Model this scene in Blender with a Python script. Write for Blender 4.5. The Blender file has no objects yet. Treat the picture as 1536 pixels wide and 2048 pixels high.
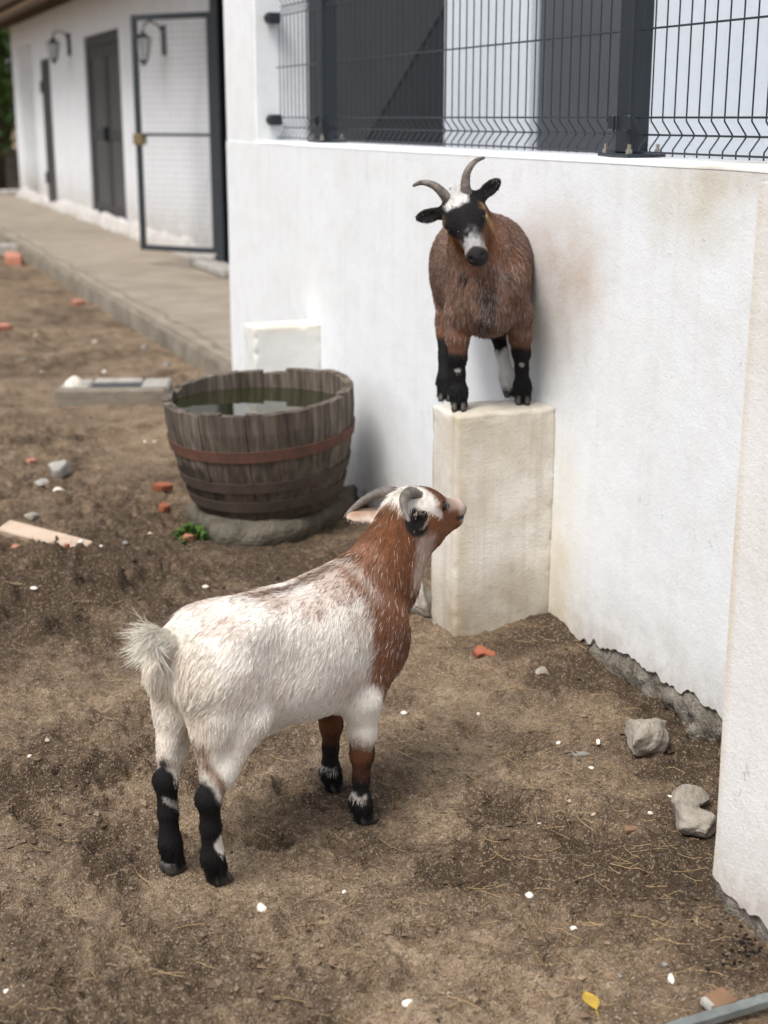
import bpy, math, random
import numpy as np
from mathutils import Vector, Matrix

# ------------------------------------------------------------------ camera, sky, sun, exposure
S = bpy.context.scene
FPX, PITCH, EYE = 2870.0, math.atan(789 / 2870.0), 1.35          # focal length in photo pixels, tilt down, eye height (m)
YAW = math.atan(1168 / (FPX / math.cos(PITCH)))                  # the yard wall runs along +Y, the camera looks right of it
cam = bpy.data.objects.new('camera', bpy.data.cameras.new('camera'))
S.collection.objects.link(cam); S.camera = cam
cam.location = (0, 0, EYE)
cam.rotation_euler = (math.pi / 2 - PITCH, 0, -YAW)
cam.data.sensor_fit = 'VERTICAL'; cam.data.sensor_height = 36.0; cam.data.sensor_width = 27.0
cam.data.lens = FPX / 2048 * 36.0
cam.data.clip_start = 0.05; cam.data.clip_end = 600
cam.data.dof.use_dof = True; cam.data.dof.focus_distance = 2.95; cam.data.dof.aperture_fstop = 3.6

SUN_EL, SUN_AZ = math.radians(58), math.radians(238)             # azimuth clockwise from +Y: light falls from the open yard
w = bpy.data.worlds.new('World'); S.world = w; w.use_nodes = True
nt = w.node_tree; nt.nodes.clear()
sky = nt.nodes.new('ShaderNodeTexSky'); sky.sky_type = 'NISHITA'; sky.sun_disc = False
sky.sun_elevation = SUN_EL; sky.sun_rotation = SUN_AZ; sky.air_density = 1.0; sky.dust_density = 4.0; sky.ozone_density = 1.0
hs = nt.nodes.new('ShaderNodeHueSaturation'); hs.inputs['Saturation'].default_value = 0.58
bg = nt.nodes.new('ShaderNodeBackground'); bg.inputs['Strength'].default_value = 0.112
wo = nt.nodes.new('ShaderNodeOutputWorld')
nt.links.new(sky.outputs[0], hs.inputs['Color']); nt.links.new(hs.outputs[0], bg.inputs[0]); nt.links.new(bg.outputs[0], wo.inputs[0])
sun = bpy.data.objects.new('sun', bpy.data.lights.new('sun', 'SUN')); S.collection.objects.link(sun)
sun.data.energy = 1.5; sun.data.angle = math.radians(22); sun.data.color = (1.0, 0.98, 0.95)
sd = Vector((math.sin(SUN_AZ) * math.cos(SUN_EL), math.cos(SUN_AZ) * math.cos(SUN_EL), math.sin(SUN_EL)))
sun.rotation_euler = sd.to_track_quat('Z', 'Y').to_euler()
S.view_settings.view_transform = 'Standard'; S.view_settings.look = 'None'
S.view_settings.gamma = 1.0; S.view_settings.exposure = 0.74; S.view_settings.use_curve_mapping = False
S.render.engine = 'CYCLES'
S.cycles.use_denoising = True; S.cycles.max_bounces = 6; S.cycles.use_adaptive_sampling = True
S.cycles_curves.shape = 'RIBBONS'

# ------------------------------------------------------------------ helpers
rng = np.random.default_rng(7); random.seed(7)
COL = S.collection
_fw = np.array([math.sin(YAW) * math.cos(PITCH), math.cos(YAW) * math.cos(PITCH), -math.sin(PITCH)])
_rt = np.array([math.cos(YAW), -math.sin(YAW), 0.0]); _up = np.cross(_rt, _fw); _C = np.array([0, 0, EYE])

def on_ground(px, py, z=0.0):
    d = _fw * FPX + _rt * (px - 768) - _up * (py - 1024)
    return _C + d * (z - EYE) / d[2]

def on_plane_x(px, py, X):
    d = _fw * FPX + _rt * (px - 768) - _up * (py - 1024)
    return _C + d * X / d[0]

def tag(o, label=None, cat=None, group=None, kind=None):
    if label: o['label'] = label
    if cat: o['category'] = cat
    if group: o['group'] = group
    if kind: o['kind'] = kind
    return o

def empty(name, loc=(0, 0, 0), label=None, cat=None, group=None):
    o = bpy.data.objects.new(name, None); COL.objects.link(o); o.location = loc
    o.empty_display_size = 0.05
    return tag(o, label, cat, group)

def link(name, me, mat=None, parent=None, loc=None, smooth=False):
    if mat is not None and len(me.materials) == 0: me.materials.append(mat)
    if smooth: me.polygons.foreach_set('use_smooth', [True] * len(me.polygons))
    o = bpy.data.objects.new(name, me); COL.objects.link(o)
    if parent is not None: o.parent = parent
    if loc is not None: o.location = loc
    return o

class MB:
    """collects plain shapes into one mesh"""
    def __init__(s): s.v = []; s.f = []
    def add(s, vs, fs):
        b = len(s.v); s.v += [tuple(map(float, v)) for v in vs]; s.f += [tuple(b + i for i in f) for f in fs]; return s
    def box(s, x0, x1, y0, y1, z0, z1, jit=0):
        vs = [(x, y, z) for z in (z0, z1) for y in (y0, y1) for x in (x0, x1)]
        if jit: vs = [tuple(c + random.uniform(-jit, jit) for c in v) for v in vs]
        return s.add(vs, [(0, 2, 3, 1), (4, 5, 7, 6), (0, 1, 5, 4), (2, 6, 7, 3), (0, 4, 6, 2), (1, 3, 7, 5)])
    def cbox(s, x0, x1, y0, y1, z0, z1, c=0.004):
        """box with chamfered edges"""
        vs = []; 
        X, Y, Z = (x0, x1), (y0, y1), (z0, z1)
        idx = {}
        for i in (0, 1):
            for j in (0, 1):
                for k in (0, 1):
                    sx, sy, sz = (1 if i == 0 else -1), (1 if j == 0 else -1), (1 if k == 0 else -1)
                    for a, off in enumerate(((0, c, c), (c, 0, c), (c, c, 0))):
                        idx[i, j, k, a] = len(vs); vs.append((X[i] + sx * off[0], Y[j] + sy * off[1], Z[k] + sz * off[2]))
        f = []
        for a in range(3):
            o1, o2 = [q for q in range(3) if q != a]
            for s_ in (0, 1):
                q = []
                for u, v in ((0, 0), (1, 0), (1, 1), (0, 1)):
                    t = [0, 0, 0]; t[a] = s_; t[o1] = u; t[o2] = v; q.append(idx[t[0], t[1], t[2], a])
                f.append(tuple(q))
        for a in range(3):
            o1, o2 = [q for q in range(3) if q != a]
            for u in (0, 1):
                for v in (0, 1):
                    t0 = [0, 0, 0]; t0[o1] = u; t0[o2] = v; t1 = list(t0); t1[a] = 1
                    f.append((idx[(*t0, o1)], idx[(*t1, o1)], idx[(*t1, o2)], idx[(*t0, o2)]))
        for i in (0, 1):
            for j in (0, 1):
                for k in (0, 1): f.append((idx[i, j, k, 0], idx[i, j, k, 1], idx[i, j, k, 2]))
        return s.add(vs, f)
    def tube(s, pts, r, n=6, cap=True):
        pts = [Vector(p) for p in pts]; rs = r if hasattr(r, '__len__') else [r] * len(pts)
        b = len(s.v); ref = None
        for i, p in enumerate(pts):
            t = (pts[min(i + 1, len(pts) - 1)] - pts[max(i - 1, 0)]).normalized()
            if ref is None: ref = Vector((0, 0, 1)) if abs(t.z) < .9 else Vector((1, 0, 0))
            a = (ref - t * ref.dot(t)).normalized(); c = t.cross(a); ref = a
            for k in range(n):
                q = p + (a * math.cos(2 * math.pi * k / n) + c * math.sin(2 * math.pi * k / n)) * rs[i]
                s.v.append(tuple(q))
        for i in range(len(pts) - 1):
            for k in range(n):
                k2 = (k + 1) % n
                s.f.append((b + i * n + k, b + i * n + k2, b + (i + 1) * n + k2, b + (i + 1) * n + k))
        if cap:
            s.f.append(tuple(b + k for k in range(n))[::-1]); e = b + (len(pts) - 1) * n
            s.f.append(tuple(e + k for k in range(n)))
        return s
    def mesh(s, name='mesh'):
        me = bpy.data.meshes.new(name); me.from_pydata(s.v, [], s.f); me.validate(); 
        import bmesh
        bm = bmesh.new(); bm.from_mesh(me); bmesh.ops.recalc_face_normals(bm, faces=bm.faces); bm.to_mesh(me); bm.free()
        return me
    def obj(s, name, mat, parent=None, smooth=False, loc=None):
        return link(name, s.mesh(name), mat, parent, loc, smooth)

# value noise -----------------------------------------------------------------
def _hash(i, j, k, seed):
    h = (i * 374761393 + j * 668265263 + k * 2147483647 + seed * 1274126177) & 0xffffffff
    h = ((h ^ (h >> 13)) * 1274126177) & 0xffffffff
    h = ((h ^ (h >> 16)) * 2246822519) & 0xffffffff
    return ((h ^ (h >> 15)) & 0xffffff).astype(np.float64) / 0xffffff
def vn(P, scale, seed=0):
    P = np.asarray(P, float) * scale; I = np.floor(P).astype(np.int64); f = P - I; f = f * f * (3 - 2 * f)
    out = 0
    for a in (0, 1):
        for b in (0, 1):
            for c in (0, 1):
                wgt = (f[:, 0] if a else 1 - f[:, 0]) * (f[:, 1] if b else 1 - f[:, 1]) * (f[:, 2] if c else 1 - f[:, 2])
                out = out + wgt * _hash(I[:, 0] + a, I[:, 1] + b, I[:, 2] + c, seed)
    return out
def fbm(P, scale, seed=0, oct=3, gain=.5):
    s = 0; a = 1; t = 0
    for o in range(oct): s = s + a * vn(P, scale * 2 ** o, seed + o * 17); t += a; a *= gain
    return s / t
def sst(a, b, x):
    t = np.clip((x - a) / (b - a), 0, 1); return t * t * (3 - 2 * t)

# materials ---------------------------------------------------------------------
class Mat:
    def __init__(s, name, rough=.8, spec=.3):
        s.m = bpy.data.materials.new(name); s.m.use_nodes = True; s.t = s.m.node_tree; s.t.nodes.clear()
        s.b = s.n('BsdfPrincipled'); s.o = s.n('OutputMaterial'); s.l(s.b.outputs[0], s.o.inputs[0])
        s.b.inputs['Roughness'].default_value = rough; s.b.inputs['Specular IOR Level'].default_value = spec
        s._pos = None
    def n(s, t, **kw):
        nd = s.t.nodes.new('ShaderNode' + t)
        for k, v in kw.items(): setattr(nd, k, v)
        return nd
    def l(s, a, b): s.t.links.new(a, b)
    def set(s, inp, v):
        if hasattr(v, 'is_output') or isinstance(v, bpy.types.NodeSocket): s.l(v, inp)
        elif isinstance(v, (tuple, list)) and len(v) == 3 and inp.type == 'RGBA': inp.default_value = (*v, 1)
        else: inp.default_value = v
    def pos(s, obj=False, scale=None):
        if obj: o = s.n('TexCoord').outputs['Object']
        else: o = s.n('NewGeometry').outputs['Position']
        if scale is not None:
            mp = s.n('Mapping'); s.l(o, mp.inputs[0]); mp.inputs['Scale'].default_value = scale; o = mp.outputs[0]
        return o
    def noise(s, scale, det=4, rough=.55, vec=None, dist=0):
        nd = s.n('TexNoise'); nd.inputs['Scale'].default_value = scale; nd.inputs['Detail'].default_value = det
        nd.inputs['Roughness'].default_value = rough; nd.inputs['Distortion'].default_value = dist
        if vec is not None: s.l(vec, nd.inputs['Vector'])
        return nd.outputs['Fac']
    def vor(s, scale, vec=None, out='Distance', feature='F1', rand=1):
        nd = s.n('TexVoronoi'); nd.feature = feature; nd.inputs['Scale'].default_value = scale; nd.inputs['Randomness'].default_value = rand
        if vec is not None: s.l(vec, nd.inputs['Vector'])
        return nd.outputs[out]
    def ramp(s, fac, *stops):
        nd = s.n('ValToRGB'); s.set(nd.inputs[0], fac); cr = nd.color_ramp
        while len(cr.elements) < len(stops): cr.elements.new(.5)
        for e, (p, c) in zip(cr.elements, stops):
            e.position = p; e.color = (c, c, c, 1) if not hasattr(c, '__len__') else (*c, 1)
        return nd.outputs[0]
    def mix(s, fac, a, b, mode='MIX'):
        nd = s.n('Mix', data_type='RGBA', blend_type=mode); s.set(nd.inputs[0], fac); s.set(nd.inputs[6], a); s.set(nd.inputs[7], b)
        return nd.outputs[2]
    def math(s, op, a, b=0.0, clamp=False):
        nd = s.n('Math', operation=op, use_clamp=clamp); s.set(nd.inputs[0], a); s.set(nd.inputs[1], b); return nd.outputs[0]
    def sep(s, v, ax):
        nd = s.n('SeparateXYZ'); s.l(v, nd.inputs[0]); return nd.outputs[ax]
    def blob(s, v, c, r):
        """1 near the point c, 0 beyond r (r may be a triple)"""
        r = r if hasattr(r, '__len__') else (r, r, r)
        a = s.n('VectorMath', operation='SUBTRACT'); s.l(v, a.inputs[0]); a.inputs[1].default_value = tuple(c)
        d = s.n('VectorMath', operation='DIVIDE'); s.l(a.outputs[0], d.inputs[0]); d.inputs[1].default_value = r
        le = s.n('VectorMath', operation='LENGTH'); s.l(d.outputs[0], le.inputs[0])
        return s.math('SUBTRACT', 1.0, le.outputs['Value'], True)
    def bump(s, h, strength=.5, dist=.01, prev=None):
        nd = s.n('Bump'); nd.inputs['Strength'].default_value = strength; nd.inputs['Distance'].default_value = dist
        s.l(h, nd.inputs['Height'])
        if prev is not None: s.l(prev, nd.inputs['Normal'])
        return nd.outputs[0]
    def out(s, color, normal=None, rough=None):
        s.set(s.b.inputs['Base Color'], color)
        if normal is not None: s.l(normal, s.b.inputs['Normal'])
        if rough is not None: s.set(s.b.inputs['Roughness'], rough)
        return s.m

def simple(name, c1, c2, scale=20, rough=.8, bump=.3, bdist=.004, spec=.3, metal=0, obj=True, det=5):
    M = Mat(name, rough, spec); p = M.pos(obj)
    nz = M.noise(scale, det, .6, p)
    M.b.inputs['Metallic'].default_value = metal
    return M.out(M.mix(M.ramp(nz, (.3, 0.), (.7, 1.)), c1, c2), M.bump(M.noise(scale * 4, 4, .6, p), bump, bdist))

WX = 1.778            # plaster face of the yard wall
def plaster(name, white, warm, dirt, base_h=.35, grime=.35, stains_and_shade=(), streak=.25, stucco=1.0, base_z=-.05):
    M = Mat(name, .85, .2); p = M.pos()
    n1 = M.noise(1.7, 6, .6, p); n2 = M.noise(9, 6, .65, p); n3 = M.noise(60, 3, .6, p)
    c = M.mix(M.ramp(n1, (.35, 0.), (.72, 1.)), white, warm)
    c = M.mix(M.math('MULTIPLY', M.ramp(n2, (.44, 0.), (.68, 1.)), grime * .5), c, dirt)
    # vertical rain streaks
    ps = M.pos(False, (26, 26, 1.1)); st = M.noise(1, 5, .6, ps)
    c = M.mix(M.math('MULTIPLY', M.ramp(st, (.52, 0.), (.78, 1.)), streak), c, dirt)
    # hairline scratches and pits
    pc = M.pos(False, (30, 30, 12)); cr = M.noise(1, 2, .5, pc, 1.5)
    ln = M.ramp(cr, (.493, 0.), (.5, 1.), (.507, 0.)); spot = M.ramp(M.noise(6, 2, .5, p), (.62, 0.), (.68, 1.))
    c = M.mix(M.math('MULTIPLY', M.math('MULTIPLY', ln, spot), .55), c, (.20, .18, .16))
    pit = M.ramp(M.noise(85, 2, .5, p), (.70, 0.), (.76, 1.)); c = M.mix(M.math('MULTIPLY', pit, .35), c, (.35, .32, .28))
    # splash zone near the soil
    z = M.sep(p, 2); hz = M.math('DIVIDE', M.math('SUBTRACT', z, base_z), base_h)
    sp = M.math('SUBTRACT', 1.0, hz, True); sp = M.math('POWER', sp, 1.5)
    sp = M.math('MULTIPLY', sp, M.ramp(M.noise(14, 6, .7, p), (.3, .25), (.62, 1.)))
    c = M.mix(sp, c, (.30, .23, .15))
    for (ctr, r, colr, k) in stains_and_shade:
        b = M.ramp(M.blob(p, ctr, r), (0., 0.), (.8, 1.)); b = M.math('MULTIPLY', b, M.ramp(M.noise(5, 6, .62, p), (.25, .15), (.7, 1.)))
        c = M.mix(M.math('MULTIPLY', b, k), c, colr)
    nb = M.bump(M.noise(130, 3, .65, p), .22 * stucco, .004); nb = M.bump(M.noise(330, 2, .6, p), .22 * stucco, .003, nb); nb = M.bump(n2, .45, .008, nb)
    return M.out(c, nb)

WHITE, WARM, DIRT = (.815, .84, .855), (.77, .79, .795), (.52, .48, .40)
goat_smear_shade = on_plane_x(1120, 540, WX); st_top = on_plane_x(1385, 400, WX); st_corner = on_plane_x(1120, 1180, WX)
M_WALL = plaster('yard wall plaster', WHITE, WARM, DIRT, .32, .30, (
    (goat_smear_shade, (.4, .30, .22), (.50, .36, .22), .75), (goat_smear_shade - np.array([0, 0, .17]), (.4, .25, .24), (.33, .28, .24), .5),  # tan smear beside the brown goat; grey blob paints its shade on the plaster
    (st_top, (.4, .26, .16), (.52, .46, .32), .75), (on_plane_x(1500, 360, WX), (.4, .3, .06), (.42, .34, .22), .6),
    (st_corner, (.4, .16, .5), (.60, .50, .32), .7)), .16)
M_PILASTER = plaster('pilaster plaster', (.82, .82, .81), (.74, .73, .70), (.56, .49, .36), .30, .3,
    ((( 1.39, 1.945, .7), (.2, .035, 1.2), (.60, .47, .27), .9), ((1.39, 1.93, 1.15), (.3, .3, .3), (.52, .46, .34), .5)), .2, 1.5)
M_PILLAR = plaster('pillar plaster', (.77, .75, .69), (.68, .63, .54), (.38, .31, .22), .22, .9, (
    ((1.60, 3.29, .55), (.3, .3, .20), (.40, .32, .20), .55), ((1.81, 3.30, .35), (.06, .2, .5), (.55, .42, .24), .6),
    ((1.50, 3.29, .3), (.05, .06, .6), (.50, .38, .2), .6), ((1.65, 3.29, .06), (.5, .3, .16), (.30, .24, .16), .8)), .5, 2.0)
M_PILLAR2 = plaster('far pillar plaster', (.76, .76, .74), (.70, .68, .62), (.55, .48, .36), .3, .3, ((( 1.65, 5.2, .60), (.4, .3, .05), (.62, .54, .36), .8),), .2)
M_HOUSE = plaster('house plaster', (.80, .82, .84), (.76, .78, .80), (.45, .42, .38), .75, .25, (), .35, .6, .1)
M_STUCCO = plaster('stucco', (.66, .71, .77), (.62, .67, .73), (.5, .5, .5), .1, .1, (), .05, 2.2)
M_FOOT = simple('crumbled footing', (.36, .325, .275), (.14, .118, .09), 30, .95, 1.0, .02, .15, obj=False)
M_CONC = simple('concrete walkway', (.34, .29, .23), (.24, .20, .155), 3.0, .9, .4, .006, .2, obj=False)
M_CONC2 = simple('concrete edge', (.25, .22, .175), (.15, .13, .10), 6.0, .95, .6, .012, .15, obj=False)
M_CONC3 = simple('pale concrete', (.44, .42, .38), (.30, .28, .25), 14, .95, .7, .006, .15)
M_STONE = simple('pale grey stone', (.40, .36, .30), (.25, .22, .18), 30, .95, .9, .006, .15)
M_STONE2 = simple('weathered slab stone', (.17, .15, .115), (.075, .066, .05), 12, .95, 1.0, .02, .15)
M_PEBW = simple('white pebble', (.78, .74, .66), (.66, .60, .50), 60, .6, .2, .002, .35)
M_PEBB = simple('beige pebble', (.48, .39, .29), (.36, .28, .20), 60, .7, .2, .002, .35)
M_PEBG = simple('grey pebble', (.27, .25, .225), (.18, .168, .15), 60, .7, .2, .002, .35)
M_TERRA = simple('terracotta shard', (.36, .115, .062), (.24, .085, .05), 40, .85, .4, .003, .25)
M_TERRA2 = simple('pink brick shard', (.55, .25, .17), (.42, .18, .12), 40, .9, .4, .003, .25)
M_BROWNT = simple('brown shard', (.24, .14, .08), (.17, .10, .06), 40, .8, .3, .003, .3)
M_DOOR = simple('dark grey paint', (.055, .055, .058), (.042, .042, .046), 4, .5, .1, .003, .45)
M_DOOR2 = simple('grey door panel', (.085, .083, .084), (.065, .064, .066), 3, .45, .1, .003, .45)
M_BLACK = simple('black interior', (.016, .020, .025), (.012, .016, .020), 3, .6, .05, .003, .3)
M_SHEET = simple('charcoal sheet', (.030, .033, .037), (.024, .027, .031), 3, .55, .1, .003, .4)
M_SHUT = simple('slate shutter board', (.075, .080, .095), (.060, .065, .078), 5, .42, .1, .002, .5)
M_FENCE = simple('anthracite coating', (.018, .024, .030), (.014, .019, .024), 30, .38, .1, .001, .5)
M_GATE = simple('gate steel', (.032, .038, .046), (.024, .030, .036), 20, .45, .1, .001, .5)
M_WIREG = simple('galvanised wire', (.48, .49, .50), (.38, .39, .41), 30, .5, .1, .001, .5, .3)
M_BRASS = simple('tarnished brass', (.28, .22, .11), (.2, .155, .08), 30, .5, .2, .002, .5, .6)
M_BOLT = simple('zinc bolt', (.42, .40, .36), (.28, .24, .19), 60, .45, .2, .001, .5, .7)
M_GLASSY = simple('frosted lamp glass', (.55, .56, .56), (.48, .49, .50), 20, .25, .05, .001, .5)
M_ROOF = simple('fibre cement sheet', (.27, .215, .18), (.17, .135, .11), 5, .9, .4, .004, .2, obj=False)
M_GALV = simple('galvanised strip', (.27, .30, .29), (.17, .19, .185), 28, .45, .3, .002, .5, .5)
M_PLANK = simple('weathered board', (.56, .44, .33), (.42, .32, .24), 14, .85, .5, .003, .2)
M_MOSS = simple('green weed', (.09, .16, .03), (.05, .10, .018), 40, .8, .1, .002, .25)
M_BARK = simple('tree bark', (.10, .075, .05), (.06, .045, .03), 30, .95, .8, .01, .1)
M_LEAF = simple('tree leaf', (.075, .13, .025), (.045, .085, .016), 3, .6, .1, .002, .3, obj=False)
M_LEAF2 = simple('dark hedge leaf', (.035, .07, .018), (.02, .045, .012), 3, .6, .1, .002, .3, obj=False)
M_STRAW = simple('straw', (.44, .31, .155), (.30, .20, .10), 50, .7, .1, .001, .3, obj=False)
M_DUNG = simple('goat dropping', (.022, .017, .013), (.014, .011, .009), 60, .6, .2, .001, .35)
M_YLEAF = simple('yellow leaf', (.52, .36, .045), (.36, .23, .04), 70, .6, .2, .001, .35)

# ------------------------------------------------------------------ the ground
_hoofs = [(0.571, 2.303), (0.503, 2.369), (0.904, 2.421), (0.899, 2.577)]
_prints = [(np.array(on_ground(*p)[:2]), r, d * 1.5) for p, r, d in (
    ((590, 1590), .05, .020), ((545, 1690), .055, .022), ((930, 1740), .09, .016), ((1010, 1625), .10, .016), ((690, 1685), .05, .014),
    ((840, 1870), .06, .014), ((1130, 1850), .07, .015), ((900, 1600), .07, .012), ((250, 1700), .09, .014), ((120, 1640), .08, .014),
    ((60, 1560), .1, .015), ((1010, 1990), .07, .015), ((620, 1850), .06, .010), ((1270, 1860), .07, .014), ((790, 1560), .06, .012),
    ((150, 1150), .16, .03), ((60, 1230), .16, .03), ((250, 1195), .14, .03), ((30, 1150), .14, .028), ((320, 1160), .12, .022), ((180, 1260), .13, .025),
    ((960, 1450), .06, .012), ((1060, 1520), .07, .014), ((1210, 1690), .1, .014))]
_pr = np.random.default_rng(77)
for _ in range(95):                                                  # trodden hoof marks all over the near yard
    _q = on_ground(_pr.uniform(-40, 1400), 1130 + 920 * _pr.uniform() ** .8)
    if _q[0] < WX - .12 and not (_q[0] > 1.36 and _q[1] < 2.0): _prints.append((np.array(_q[:2]), _pr.uniform(.022, .05), _pr.uniform(.008, .02)))
def ground_h(x, y):
    P = np.stack([x, y, np.zeros_like(x)], 1)
    big = (fbm(P, 2.2, 3, 2) - .5) * .045
    mid = (fbm(P, 9, 11, 3) - .5) * .042
    rid = np.abs(fbm(P, 15, 21, 3) - .5) * 2
    clod = sst(.38, .75, fbm(P, 26, 31, 3)) * .018
    churn = sst(.40, .60, fbm(P, 1.6, 41, 2)) * .9 + .35
    fine = (fbm(P, 75, 51, 3, .6) - .5) * .010
    h = big + (mid - rid * .008 + clod) * churn + fine
    for c, r, d in _prints:
        if x.min() > c[0] + 2.2 * r or x.max() < c[0] - 2.2 * r or y.min() > c[1] + 2.2 * r or y.max() < c[1] - 2.2 * r: continue
        k = np.nonzero((np.abs(x - c[0]) < 2.2 * r) & (np.abs(y - c[1]) < 2.2 * r))[0]
        if not len(k): continue
        Pk = P[k]; s_ = np.sqrt((x[k] - c[0]) ** 2 + (y[k] - c[1]) ** 2) / r
        h[k] += -d * .8 * sst(1.0, .45, s_ + (vn(Pk, 28, 6) - .5) * .45) + d * .6 * np.exp(-(s_ - 1.05) ** 2 * 12) * (.35 + vn(Pk, 30, 5))
    near = np.exp(-((x - WX) / .13) ** 2)
    h += near * (-.022) * sst(3.15, 2.85, y) * sst(2.0, 2.3, y)                 # scoured hollow along the wall foot
    h += np.exp(-((x - WX) / .12) ** 2) * .03 * np.exp(-((y - 3.28) / .12) ** 2)  # soil heaped in the pillar corner
    for hx, hy in _hoofs: h *= 1 - np.exp(-((x - hx) ** 2 + (y - hy) ** 2) / .045 ** 2)
    far = sst(8, 14, y) ; return h * (1 - .6 * far)
def ground_at(x, y): return float(ground_h(np.array([float(x)]), np.array([float(y)]))[0])

def axis(*segs):
    out = [segs[0][0]]
    for a, b, s0, s1 in segs:
        p = a; 
        while p < b - 1e-6:
            t = (p - a) / (b - a); p = min(b, p + s0 + (s1 - s0) * t); out.append(p)
    return np.array(out)
gx = np.concatenate([-axis((.05, .6, .012, .03), (.6, 3, .04, .3), (3, 60, .5, 9), (60, 160, 15, 30))[::-1], axis((0., 1.9, .0058, .0058), (1.9, 2.2, .02, .05), (2.2, 6, .2, .8), (6, 160, 1.5, 30))])
gy = np.concatenate([-axis((-1.45, 0, .012, .2), (0, 8, .4, 2), (8, 60, 5, 15))[::-1], axis((1.46, 3.9, .0066, .0066), (3.9, 6.5, .010, .022), (6.5, 18, .03, .3), (18, 60, .6, 6), (60, 260, 10, 40))])
GX, GY = np.meshgrid(gx, gy); gv = np.stack([GX.ravel(), GY.ravel()], 1)
gz = ground_h(gv[:, 0], gv[:, 1])
V = np.column_stack([gv, gz]).astype(np.float32); nx, ny = len(gx), len(gy)
ii = (np.arange(ny - 1)[:, None] * nx + np.arange(nx - 1)[None, :]).ravel()
Fq = np.stack([ii, ii + 1, ii + nx + 1, ii + nx], 1).astype(np.int32)
def np_mesh(name, V, F, smooth=True):
    me = bpy.data.meshes.new(name); n = F.shape[1]
    me.vertices.add(len(V)); me.vertices.foreach_set('co', np.asarray(V, np.float32).ravel())
    me.loops.add(F.size); me.loops.foreach_set('vertex_index', F.ravel().astype(np.int32))
    me.polygons.add(len(F)); me.polygons.foreach_set('loop_start', np.arange(0, F.size, n, dtype=np.int32))
    me.polygons.foreach_set('use_smooth', np.full(len(F), smooth))
    me.update(calc_edges=True); return me
gme = np_mesh('ground', V, Fq)
# damp soil and litter patches: a colour of the soil itself
def damp_at(V):
  wet = np.zeros(len(V))
  for p, r, k in (((150, 1160), .55, 1.), ((60, 1240), .4, .9), ((330, 1150), .35, .7), ((560, 1110), .45, .8), ((760, 1130), .3, .7), ((1330, 1720), .2, 1.), ((1400, 1640), .2, .8),
                ((930, 1720), .1, .8), ((1010, 1620), .1, .7), ((1200, 1330), .22, .8), ((1060, 1300), .14, .8), ((1380, 1520), .16, .8), ((200, 1690), .12, .6),
                ((1500, 1920), .12, .9), ((780, 1700), .1, .5), ((100, 1560), .15, .6), ((560, 1680), .06, .5), ((700, 1590), .12, .5)):
    c = on_ground(*p); wet = np.maximum(wet, k * np.exp(-((V[:, 0] - c[0]) ** 2 + (V[:, 1] - c[1]) ** 2) / r ** 2))
  wet = np.maximum(wet, .8 * np.exp(-((V[:, 0] - WX) / .10) ** 2) * (V[:, 1] < 7))
  return np.clip(wet * .85 + .28 * sst(.48, .66, fbm(V * np.array([1, 1, 0]), 2.4, 61, 3)) + .18 * sst(.52, .7, fbm(V * np.array([1, 1, 0]), 7, 63, 3)), 0, 1)
wet = damp_at(V.astype(float))
at_ = gme.attributes.new('damp', 'FLOAT', 'POINT'); at_.data.foreach_set('value', wet.astype(np.float32))
M = Mat('trodden soil', .95, .12); p = M.pos()
dm = M.n('Attribute', attribute_name='damp').outputs['Fac']
n1 = M.noise(7, 6, .65, p); n2 = M.noise(55, 5, .7, p); vo = M.vor(260, p, 'Color'); vsep = M.n('SeparateColor'); M.l(vo, vsep.inputs[0]); vg = vsep.outputs[0]
f1 = M.math('ADD', M.math('MULTIPLY', M.ramp(n1, (.3, 0.), (.7, 1.)), .55), M.math('MULTIPLY', M.ramp(n2, (.3, 0.), (.7, 1.)), .45))
f1 = M.math('SUBTRACT', f1, M.math('MULTIPLY', M.math('MULTIPLY', dm, M.ramp(M.noise(16, 5, .7, p), (.3, .45), (.65, 1.3))), .85), True)
c = M.ramp(f1, (0., (.078, .053, .034)), (.35, (.19, .135, .087)), (.7, (.325, .242, .160)), (1., (.42, .325, .225)))
c = M.mix(M.math('MULTIPLY', M.ramp(vg, (.80, 0.), (.93, 1.)), .42), c, (.44, .36, .27))
c = M.mix(M.math('MULTIPLY', M.ramp(vg, (.05, 1.), (.22, 0.)), .55), c, (.11, .077, .05))
dry = M.math('MULTIPLY', M.ramp(M.sep(p, 1), (0., 0.), (1., 1.)), 1.)
nb = M.bump(M.vor(240, p), .8, .006); nb = M.bump(n2, .6, .012, nb); nb = M.bump(M.noise(480, 2, .6, p), .35, .003, nb)
M_SOIL = M.out(c, nb)
ground = link('ground', gme, M_SOIL); tag(ground, 'brown trodden sandy soil of the goat yard', None, None, 'structure')

# ------------------------------------------------------------------ walkway and house
wk = MB().box(1.93, 6, 6.75, 24.5, -.3, .145).obj('walkway', M_CONC); tag(wk, 'raised concrete walkway along the white house', kind='structure')
ys = np.arange(6.76, 24.4, .09); ed = MB(); vs = []
for yy in ys:
    n_ = float(vn(np.array([[yy, 0, 0]]), 4, 3)[0]); n2_ = float(vn(np.array([[yy, 5, 0]]), 9, 4)[0])
    vs += [(1.925 - .03 * n2_, yy, -.2), (1.895 + .03 * n_, yy, .10), (1.905 + .035 * n2_, yy, .142 - .02 * n_), (1.99 + .07 * n_, yy, .1495)]
ed.add(vs, [(4 * i + k, 4 * i + 4 + k, 4 * i + 5 + k, 4 * i + 1 + k) for i in range(len(ys) - 1) for k in range(3)])
ed.obj('worn_edge', M_CONC2, wk, True)

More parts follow.
